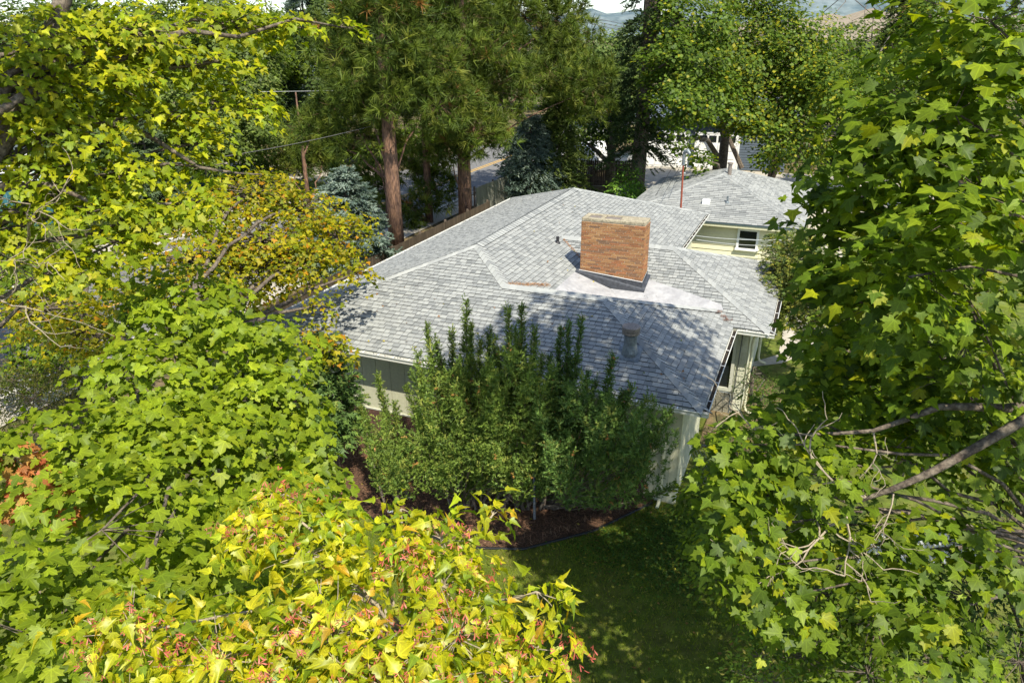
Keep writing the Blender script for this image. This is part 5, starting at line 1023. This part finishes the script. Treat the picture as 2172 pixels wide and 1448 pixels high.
yew('yellowish green yew with the tallest spires in the middle of the front wall', (975, 1075), [(925, 720, 14.0, .15), (1000, 690, 13.9, .16), (1040, 700, 14.2, .14), (945, 800, 13.6, .2), (905, 690, 14.2, .20), (990, 640, 14.3, .24), (958, 700, 14.2, .22), (1020, 720, 14.1, .25), (1050, 760, 14.0, .25), (885, 770, 14.2, .22), (860, 820, 14.1, .22), (935, 760, 13.9, .25)], 41,
    [LB(960, 900, 14.2, 110, 120, .6), LB(1010, 1000, 14.0, 80, 70, .5), LB(900, 980, 14.2, 70, 80, .5)], YC)
yew('dense green yew with paired spires right of the tallest one', (1090, 1080), [(1095, 700, 13.7, .17), (1150, 760, 13.5, .18), (1048, 720, 13.9, .16), (1078, 655, 14.0, .20), (1108, 648, 14.0, .22), (1135, 700, 13.9, .2), (1060, 740, 13.7, .22), (1115, 780, 13.6, .26), (1165, 820, 13.6, .2)], 42,
    [LB(1090, 880, 13.8, 80, 110, .55), LB(1080, 1000, 13.6, 60, 60, .5)], YC)
yew('darker yew below the roof flue with three thin spires', (1170, 1075), [(1300, 860, 12.6, .2), (1400, 900, 12.5, .14), (1350, 900, 12.5, .18), (1165, 760, 13.3, .16), (1190, 700, 13.6, .12), (1207, 690, 13.6, .12), (1235, 680, 13.5, .14), (1185, 790, 13.5, .24), (1245, 800, 13.3, .2), (1300, 760, 13.2, .16), (1275, 850, 13.1, .24), (1335, 830, 13.0, .16), (1230, 860, 13.2, .24), (1370, 850, 12.9, .13)], 43,
    [LB(1220, 940, 13.2, 90, 90, .5), LB(1310, 950, 12.9, 90, 90, .5), LB(1250, 1040, 12.9, 90, 50, .5), LB(1370, 990, 12.6, 45, 80, .35), LB(1400, 950, 12.5, 20, 40, .2)], YD)
yew('low sparse yew at the left end of the planting bed', (850, 1060), [(800, 790, 14.9, .14), (765, 860, 14.8, .18), (835, 850, 14.6, .2), (815, 900, 14.4, .2), (780, 950, 14.5, .2), (850, 930, 14.2, .2)], 44,
    [LB(810, 960, 14.5, 55, 40, .3, .6), LB(850, 1020, 14.3, 55, 35, .4)], YC)
conifer('conifer', 'slim dark conifer rising at the left end of the front wall', 'tree', at(718, 1010), 3.9, .75, CEDAR, .3, 30, 8, 6, YD, [3, 2, 3, 1, .2], .3, .1, .35, 45, .5, .07, per=3)
b = MB(); g = np.random.default_rng(8); root = empty('dead_brush', tuple(at(1150, 1070)), 'tangle of dry brown stems under the yews around the steel post', 'brush')
for _ in range(170):
    s0 = np.array((*at(g.uniform(1020, 1330), g.uniform(1040, 1085))[:2], .02)); d = unit(np.array((g.normal(0, .8), g.normal(0, .5) - .1, abs(g.normal(.5, .3))))); L = g.uniform(.3, .9); b.tube([s0, s0 + d * L * .5 + g.normal(0, .05, 3), s0 + d * L + (0, 0, -.1 * L)], [.007, .005, .003], 3, cap=False)
b.build('stems', M['bark'], root)
# --- shrubs on the right
def shrub(label, foot, lobes, leaf, size, cols, wts, seed, clump=.28, cl=12, per=18, name='shrub', flat=.35, mt='leaf', **kw):
    f = np.array(foot, float); return tree(name, label, 'shrub', [(f[0], f[1], 0, .05), (f[0], f[1], .7, .04)], lobes, leaf, size, clump, cl, per, cols, wts, seed=seed, flat=flat, limb_r=.02, mt=mt, twigs=True, **kw)
shrub('leafy green shrub with pointed leaves between the east wall and the lawn', at(1490, 1110), [LB(1500, 1060, 13, 60, 60), LB(1510, 1170, 11.5, 60, 60), LB(1560, 1240, 10.6, 70, 60)], OVAL, .11, G2, [3, 3, 2, 1], 51)
shrub('dark viburnum thicket under the big right maple', at(1760, 1300), [LB(1650, 1130, 10, 90, 90), LB(1730, 1260, 9.6, 120, 90), LB(1850, 1320, 9.2, 120, 90), LB(1700, 1400, 9, 110, 70), LB(1830, 1440, 8.6, 120, 50)], OVAL, .11, G2, [3, 2, 4, 1], 52, .35, 9)
shrub('yellowish budded shrub at the bottom edge right of the lawn', at(1610, 1500), [LB(1600, 1400, 8.6, 50, 40), LB(1620, 1460, 8.2, 80, 45), LB(1560, 1430, 8.6, 25, 30)], OVAL, .06, [(.20, .26, .03), (.14, .22, .03), (.30, .26, .06)], [2, 3, 1.5], 53, .22, 20)
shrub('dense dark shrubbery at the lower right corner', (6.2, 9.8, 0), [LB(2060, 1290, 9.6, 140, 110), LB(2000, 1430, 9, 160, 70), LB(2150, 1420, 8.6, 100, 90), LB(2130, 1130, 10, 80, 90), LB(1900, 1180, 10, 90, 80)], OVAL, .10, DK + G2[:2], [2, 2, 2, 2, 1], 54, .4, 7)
shrub('sunlit arborvitae like shrub in front of the cream wall beside the patio', at(1680, 700), [LB(1680, 540, 23.5, 45, 45), LB(1670, 600, 22.5, 60, 45), LB(1690, 660, 21.5, 65, 45), LB(1740, 640, 21, 50, 80), LB(1720, 560, 22, 50, 60)], CEDAR, .2, [(.12, .16, .03), (.17, .19, .03), (.07, .11, .025), (.26, .24, .04)], [3, 2, 2, 1], 55, .3, 9, 16, mt='needle')
tree('maple_tree', 'green maple behind the thicket, right of the patio', 'tree', [(9.4, 14.8, 0, .14), (9.3, 14.8, 2, .12), (9.2, 14.6, 3, .08)], [LB(1800, 760, 13.5, 130, 90), LB(1900, 860, 12.5, 130, 90), LB(1790, 880, 12, 90, 70), LB(2030, 780, 13, 130, 110), LB(2100, 900, 12, 110, 110)], MAPLE_S, .14, .4, 5, 14, G2, [3, 3, 2, 1], seed=56, flat=.2, limb_r=.05)
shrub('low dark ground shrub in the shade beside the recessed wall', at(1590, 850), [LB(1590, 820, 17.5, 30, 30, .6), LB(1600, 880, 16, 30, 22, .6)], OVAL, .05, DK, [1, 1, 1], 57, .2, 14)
shrub('bright green feathery shrub behind the ridge left of the second roof', at(1340, 442), [LB(1335, 375, 44, 25, 22), LB(1315, 405, 43, 28, 14), LB(1350, 405, 43, 30, 16), LB(1330, 425, 42, 30, 10)], OVAL, .22, [(.12, .24, .03), (.18, .30, .04), (.07, .15, .02)], [3, 2, 1], 58, .5, 3.2, 20)
# --- pines
def pine(label, base, topz, r, lobes, seed, lean=(0, 0)):
    b0 = np.array(base, float); tr = [(b0[0] + lean[0] * t, b0[1] + lean[1] * t, topz * t, r * (1 - .75 * t)) for t in (0, .15, .3, .45, .6, .8, 1)]
    return tree('pine_tree', label, 'tree', tr, lobes, TUFT, .55, .42, 1.75, 6, [(.085, .125, .018), (.125, .165, .022), (.055, .085, .015), (.19, .21, .035), (.26, .13, .04)], [4, 4, 3, 1, .12], seed=seed, alt=TUFT_B, flat=.55, mt='needle', bark='pinebark', shell=.8, tuftlike=True, limb_r=.035, droop=0, twigs=True)
pA = at(846, 535); pB = at(992, 478); pC = at(915, 470)
pine('nearest ponderosa pine with straight orange trunk standing by the roof edge', pA, 22, .40,
     [LB(790, -10, 32, 70, 50, 1.6), LB(850, -20, 32, 60, 60, 1.6), LB(835, 110, 32, 60, 60, 1.6), LB(825, 200, 32.5, 60, 40, 1.4), LB(840, 20, 32.5, 70, 50, 1.6), LB(760, 170, 33, 50, 30, 1.4), LB(835, 40, 36, 130, 60, 3), LB(740, 110, 35, 70, 50, 2.5), LB(900, 120, 34, 90, 60, 2.5), LB(840, 190, 35, 120, 45, 2.5), LB(720, 220, 35, 60, 35, 2), LB(935, 215, 34, 70, 50, 2), LB(790, 290, 35.5, 90, 30, 2), LB(660, 265, 36, 50, 28, 1.6), LB(880, -60, 36, 150, 60, 3)], 61)
pine('second ponderosa pine right of the nearest one, its crown spreading over the street', pB, 24, .42,
     [LB(990, 120, 37, 55, 50, 1.6), LB(1000, 210, 37, 55, 40, 1.5), LB(1000, 30, 37.5, 60, 45, 1.6), LB(1060, 120, 38, 50, 40, 1.6), LB(1010, 60, 41, 110, 70, 3), LB(1120, 40, 42, 100, 60, 3), LB(960, 180, 40, 70, 60, 2.5), LB(1050, 190, 40, 90, 60, 2.5), LB(1010, 280, 39, 80, 45, 2.5), LB(950, 300, 39, 50, 35, 2), LB(1210, 60, 43, 60, 60, 2.5), LB(1180, 160, 42, 80, 45, 2.5), LB(1260, 190, 43, 50, 60, 2), LB(1100, -60, 42, 160, 60, 3)], 62)
pine('slender third pine half hidden between the two big trunks', pC, 15, .24, [LB(880, 340, 42, 60, 35, 1.6), LB(925, 400, 42, 45, 40, 1.5), LB(760, 360, 42, 60, 30, 1.5), LB(740, 420, 41, 45, 25, 1.4), LB(870, 440, 41, 40, 35, 1.4), LB(800, 400, 42, 50, 30, 1.5)], 63)
pine('young pine with low bushy boughs beside the street behind the orange tinted maple', at(660, 430), 7, .16, [LB(620, 350, 50, 45, 22, 1.6), LB(650, 300, 50, 50, 35, 1.8), LB(690, 340, 50, 40, 30, 1.6), LB(700, 250, 50, 50, 40, 1.8)], 64)
def spruce(label, base, h, rad, seed, cols, wts, name='spruce_tree', leaf=SPRUCE, size=.6, rows=26, arms=11, droop=.25, **kw):
    return conifer(name, label, 'tree', base, h, rad, leaf, size, rows, arms, 6, cols, wts, .06, droop, 0, seed, .75, max(.12, h * .014), per=3, **kw)
SG = [(.045, .075, .028), (.06, .095, .035), (.035, .055, .022), (.09, .12, .04)]; BL = [(.13, .18, .145), (.18, .23, .19), (.08, .115, .095), (.25, .30, .25)]
spruce('blue green cedar in front of the street, left of the nearest pine trunk', at(765, 560) + (0, -1.5, 0), 5.0, 1.9, 71, BL, [3, 3, 2, 1], 'cedar_tree', CEDAR, .5, 24, 12, -.15)
spruce('blue spruce beyond the grey fence beside the street', at(1130, 425), 5.5, 2.6, 72, BL, [4, 2, 4, 1])
spruce('green spruce with hanging boughs above the dark fence', at(1190, 420), 9.5, 2.1, 73, [(.10, .14, .03), (.13, .17, .04), (.06, .09, .022), (.16, .20, .05)], [3, 2, 2, 1], droop=.5)
conifer('spruce_tree', 'tall dark spruce with thick bare lower trunk left of the white garage doors', 'tree', at(1352, 432), 24, 2.0, SPRUCE, .6, 40, 7, 5, SG, [3, 2, 3, 1], .14, .6, 0, 74, .6, .34)
bt = at(1352, 432); b = MB(); b.tube([(bt[0], bt[1], 0), (bt[0] + .2, bt[1], 7), (bt[0] + .7, bt[1], 15), (bt[0] + 1, bt[1], 24)], [.5, .42, .34, .2], 10); link('trunk', b.mesh('trunk', M['bark']), bpy.data.objects['spruce_tree.002'])
spruce('grey green juniper beside the blue fence across the street', at(345, 470), 6.5, 2.2, 75, [(.09, .13, .06), (.12, .16, .08), (.06, .09, .04)], [2, 1, 1], 'juniper_tree', CEDAR, .5, 26, 12, -.2)
spruce('dark rounded pine beyond the street under the thin level wire', at(600, 290), 12.5, 4.2, 76, [(.05, .085, .03), (.07, .11, .035), (.035, .06, .02)], [3, 2, 2], size=.8, rows=26, arms=16, droop=-.3)
spruce('grey blue spruce between the dark rounded pine and the leafy tree', at(678, 275), 20, 3.4, 77, BL[:3] + SG[:1], [2, 1, 3, 2], size=.9, rows=34)
spruce('tall brownish green fir right of the yellow tinted maples', at(1890, 300), 19, 4.6, 78, [(.09, .12, .03), (.12, .14, .035), (.06, .085, .025), (.17, .11, .05)], [3, 2, 3, .6], 'fir_tree', size=.9, rows=36, arms=13, droop=.5)
# --- broadleaf trees of the background
def far(label, px, py, lobes, cols, wts, seed, size=.19, clump=.85, cl=.62, per=84, tr=.25, name='tree', leaf=FARLEAF, h=None, group=None, **kw):
    b0 = at(px, py); top = max(l[0][2] for l in lobes); return tree(name, label, 'tree', [(b0[0], b0[1], 0, tr), (b0[0], b0[1], top * .3, tr * .85), (b0[0], b0[1], top * .62, tr * .5)], lobes, leaf, size, clump, cl, per, cols, wts, seed=seed, flat=.3, limb_r=tr * .45, sides=6, droop=.2, group=group, **kw)
MG = [(.09, .15, .017), (.13, .19, .02), (.065, .105, .015), (.34, .32, .018), (.20, .23, .018)]
far('large maple with yellow patches in front of the garage, right one of the pair', 1640, 392, [LB(1620, 60, 45, 90, 60, 3), LB(1700, 100, 44, 80, 70, 3), LB(1560, 120, 45, 60, 60, 3), LB(1640, 170, 44, 100, 60, 3), LB(1580, 230, 44, 70, 50, 2.5), LB(1690, 230, 43, 80, 50, 2.5), LB(1630, 280, 43, 70, 30, 2.2), LB(1700, 310, 42, 60, 45, 2.2), LB(1740, 180, 42, 50, 60, 2.5), LB(1650, 325, 42, 40, 18, 1.5), LB(1600, 5, 45, 60, 35, 2)], MG, [4, 3, 3, 1.3, 2], 81, .24, tr=.3)
far('dark green maple in front of the garage, left one of the pair', 1532, 398, [LB(1450, 60, 42, 55, 60, 3), LB(1420, 140, 40, 45, 55, 2.5), LB(1480, 150, 40, 60, 60, 3), LB(1440, 220, 39, 60, 35, 2.5), LB(1520, 200, 39, 50, 45, 2.5), LB(1480, 255, 38, 50, 14, 1.6), LB(1450, 300, 38, 12, 12, .4, .6), LB(1520, 60, 41, 40, 50, 2.5), LB(1505, 345, 37, 18, 15, .8)], MG, [4, 3, 4, .4, .6], 82, .24, tr=.38)
b = MB(); p0 = np.array((*at(1578, 372)[:2], .3)); b.tube([p0, p0 + (-1.2, .2, 2.2), p0 + (-2.2, .3, 4.5)], [.2, .17, .12], 7); b.build('branch', M['bark'], bpy.data.objects['tree.001'])
far('dark leafed tree with forked trunk beside the tall spruce', 1298, 415, [LB(1300, 200, 50, 45, 45, 2), LB(1260, 250, 50, 35, 30, 2), LB(1330, 250, 49, 40, 40, 2), LB(1290, 290, 49, 30, 22, 1.5), LB(1240, 300, 49, 35, 22, 1.5)], DK + G2[:1], [3, 3, 2, 1], 83, .24, tr=.36)
far('pale green birch like tree below the sky gap beside the spruce', 1270, 235, [LB(1265, 120, 85, 45, 45, 4), LB(1320, 120, 88, 45, 50, 4), LB(1240, 180, 85, 50, 45, 4), LB(1310, 190, 85, 45, 40, 4), LB(1200, 120, 88, 50, 60, 4)], [(.11, .16, .04), (.16, .20, .05), (.08, .12, .03)], [3, 2, 2], 84, .4, 1.2, .4)
far('deep green leafy tree behind the left side of the nearest pine', 740, 265, [LB(720, 40, 62, 50, 50, 3), LB(770, 110, 60, 60, 60, 3), LB(730, 180, 60, 60, 45, 3), LB(790, 30, 62, 60, 50, 3), LB(680, 70, 62, 30, 40, 3)], [(.06, .095, .022), (.09, .13, .03), (.04, .06, .017)], [3, 3, 2], 85, .34, 1.0, .6)
far('willow like pale green tree hanging over the blue fence', 500, 330, [LB(450, 110, 47, 80, 60, 3), LB(530, 180, 46, 50, 60, 3), LB(400, 220, 46, 80, 60, 3), LB(500, 270, 45, 70, 45, 3), LB(560, 260, 46, 35, 35, 2), LB(450, 330, 44, 60, 28, 2), LB(560, 110, 48, 45, 50, 3), LB(440, 20, 48, 90, 40, 3)], [(.12, .17, .035), (.16, .21, .05), (.075, .11, .025), (.20, .23, .07)], [3, 3, 3, 1], 86, .24, .8, .9, name='willow_tree')
far('green tree behind the pale teal house at the far left', 150, 330, [LB(60, 60, 52, 120, 70, 4), LB(230, 60, 52, 110, 70, 4), LB(80, 190, 50, 110, 60, 4), LB(240, 190, 50, 110, 60, 4), LB(180, 290, 48, 110, 45, 3), LB(330, 120, 50, 70, 90, 4), LB(330, 290, 47, 80, 50, 3)], [(.075, .12, .025), (.10, .15, .03), (.05, .08, .02)], [3, 3, 3], 87, .3, 1.0, .7)
far('yellow leaved bush by the side drive', 630, 345, [LB(610, 315, 57, 35, 18, 1.5), LB(650, 310, 57, 35, 20, 1.5), LB(600, 295, 58, 22, 12, 1.2)], [(.22, .22, .03), (.30, .26, .03), (.13, .16, .025)], [3, 2, 2], 88, .2, .6, 1.6, 22, name='bush', tr=.05)
far('green tree with yellow tips between the fir and the big right maple', 1990, 250, [LB(2010, 60, 42, 80, 70, 3), LB(1960, 160, 41, 70, 50, 3), LB(2060, 170, 40, 90, 80, 3), LB(1930, 230, 40, 50, 30, 2), LB(1800, 210, 36, 50, 35, 1.6), LB(1850, 150, 38, 30, 30, 1.5)], MG, [4, 3, 3, .7, 1], 89, .22)
g = np.random.default_rng(99)
for i, (px, c, hpx, lab) in enumerate(((-50, 95, 20, 'leftmost tree of the far row'), (160, 110, 30, 'second tree from the left in the far row'), (360, 100, 10, 'far tree behind the willow like tree'), (560, 95, 20, 'far tree behind the dark rounded pine'), (640, 105, 30, 'far tree left of the deep green leafy tree'), (860, 100, 55, 'far tree hidden behind the nearest pine crown'), (1000, 110, 62, 'far tree behind the second pine crown'), (1120, 105, 60, 'far tree right behind the second pine'),
        (1400, 120, 64, 'far tree just right of the tall spruce'), (1480, 115, 60, 'far tree behind the dark green maple'), (1560, 110, 62, 'far tree between the two maples'), (1720, 120, 66, 'far tree below the dry hill'), (1850, 110, 60, 'far tree behind the fir'), (2000, 100, 40, 'far tree behind the big right maple'), (2150, 95, 30, 'rightmost tree of the far row'))):
    far('rounded green ' + lab if i % 2 else 'dark green ' + lab, px, 140, [LB(px + g.uniform(-20, 20), hpx + 40, c, 70, 42, 4), LB(px - 45, hpx + 85, c, 60, 45, 4), LB(px + 45, hpx + 90, c, 65, 45, 4), LB(px, hpx + 130, c, 90, 35, 4)], [(.07, .105, .03), (.10, .14, .035), (.05, .075, .022)], [3, 2, 2], 200 + i, .55, 1.5, .22, 24, group='trees of the far row')
for i, (px, py, c, rx, lab) in enumerate(((760, 300, 62, 90, 'dark hedge like shrub behind the nearest pine trunk across the street'), (880, 290, 62, 80, 'dark shrub across the street between the pine trunks'), (560, 330, 56, 60, 'green shrub at the end of the blue fence'), (1020, 285, 75, 60, 'green shrub beyond the street right of the second pine trunk'), (1130, 290, 72, 70, 'dark green shrub beyond the blue spruce'), (1240, 300, 70, 60, 'green shrub behind the white van'), (240, 400, 40, 110, 'green bush in front of the pale teal house'), (1320, 300, 74, 60, 'hedge behind the black car'), (100, 540, 33, 130, 'grassy green bush left of the road behind the bare branches'))):
    far(lab, px, py + 20, [LB(px, py, c, rx * .7, 26, 2), LB(px - rx * .5, py + 5, c, rx * .5, 24, 2), LB(px + rx * .5, py + 5, c, rx * .5, 24, 2)], G2 + DK[:1], [3, 2, 3, .5, 2], 300 + i, .26, .7, 1.1, 22, name='bush', tr=.06)

for i, (px, c, hpx, lab) in enumerate(((1790, 62, 75, 'green tree filling the gap between the yellow tinted maples and the fir'), (1950, 55, 120, 'dark green tree standing behind the fir trunk'), (2080, 50, 60, 'tall green tree behind the upper part of the big right maple'), (2180, 45, 250, 'green tree behind the right edge'))):
    far(lab, px, 330, [LB(px, hpx + 60, c, 70, 60, 3), LB(px - 50, hpx + 150, c, 60, 55, 3), LB(px + 50, hpx + 160, c, 65, 55, 3), LB(px, hpx + 240, c, 80, 50, 3)], G2 + DK[:1], [3, 2, 3, .5, 2], 400 + i, .3, .9, .5, 50)

for i, (px, c, py_, lab) in enumerate(((-20, 34, 470, 'bushy green tree at the left edge between the teal fence and the road'), (120, 70, 60, 'green tree closing the view above the pale teal house'), (330, 62, 40, 'green tree closing the view left of the willow like tree'), (560, 72, 60, 'green tree closing the view behind the willow like tree'), (200, 27, 560, 'thin green roadside tree between the bare branches and the orange tinted maple'))):
    far(lab, px, py_ + 150, [LB(px, py_, c, 75, 50, 3), LB(px - 70, py_ + 50, c, 70, 50, 3), LB(px + 70, py_ + 50, c, 70, 45, 3)] if c > 30 else [LB(px, py_, c, 60, 30, 1.2, .6), LB(px - 60, py_ + 40, c, 50, 26, 1.2, .6)], G1[:1] + G2, [2, 3, 2, 3, .5], 500 + i, .19 if c < 50 else .3, .8, .7, 60)
print('triangles in crowns', NTRI)

tree('street_tree', 'tall unseen tree added beyond the left edge to shade the road', 'tree', [(-17.5, 18.5, 0, .2), (-17.4, 18.6, 4, .17), (-17.2, 18.7, 7, .1)], [WL(-16.8, 18.8, 8, 2.6, 2.6, 2.0), WL(-18.5, 21.5, 7.5, 2.6, 2.6, 2), WL(-16, 16, 8, 2, 2, 1.6), WL(-20, 18, 8, 2.6, 2.8, 2)], FARLEAF, .19, .6, 1.6, 30, G2, [3, 3, 2, 1], seed=601, flat=.2, limb_r=.06)  # unseen tree, added out of view to throw shade on the road
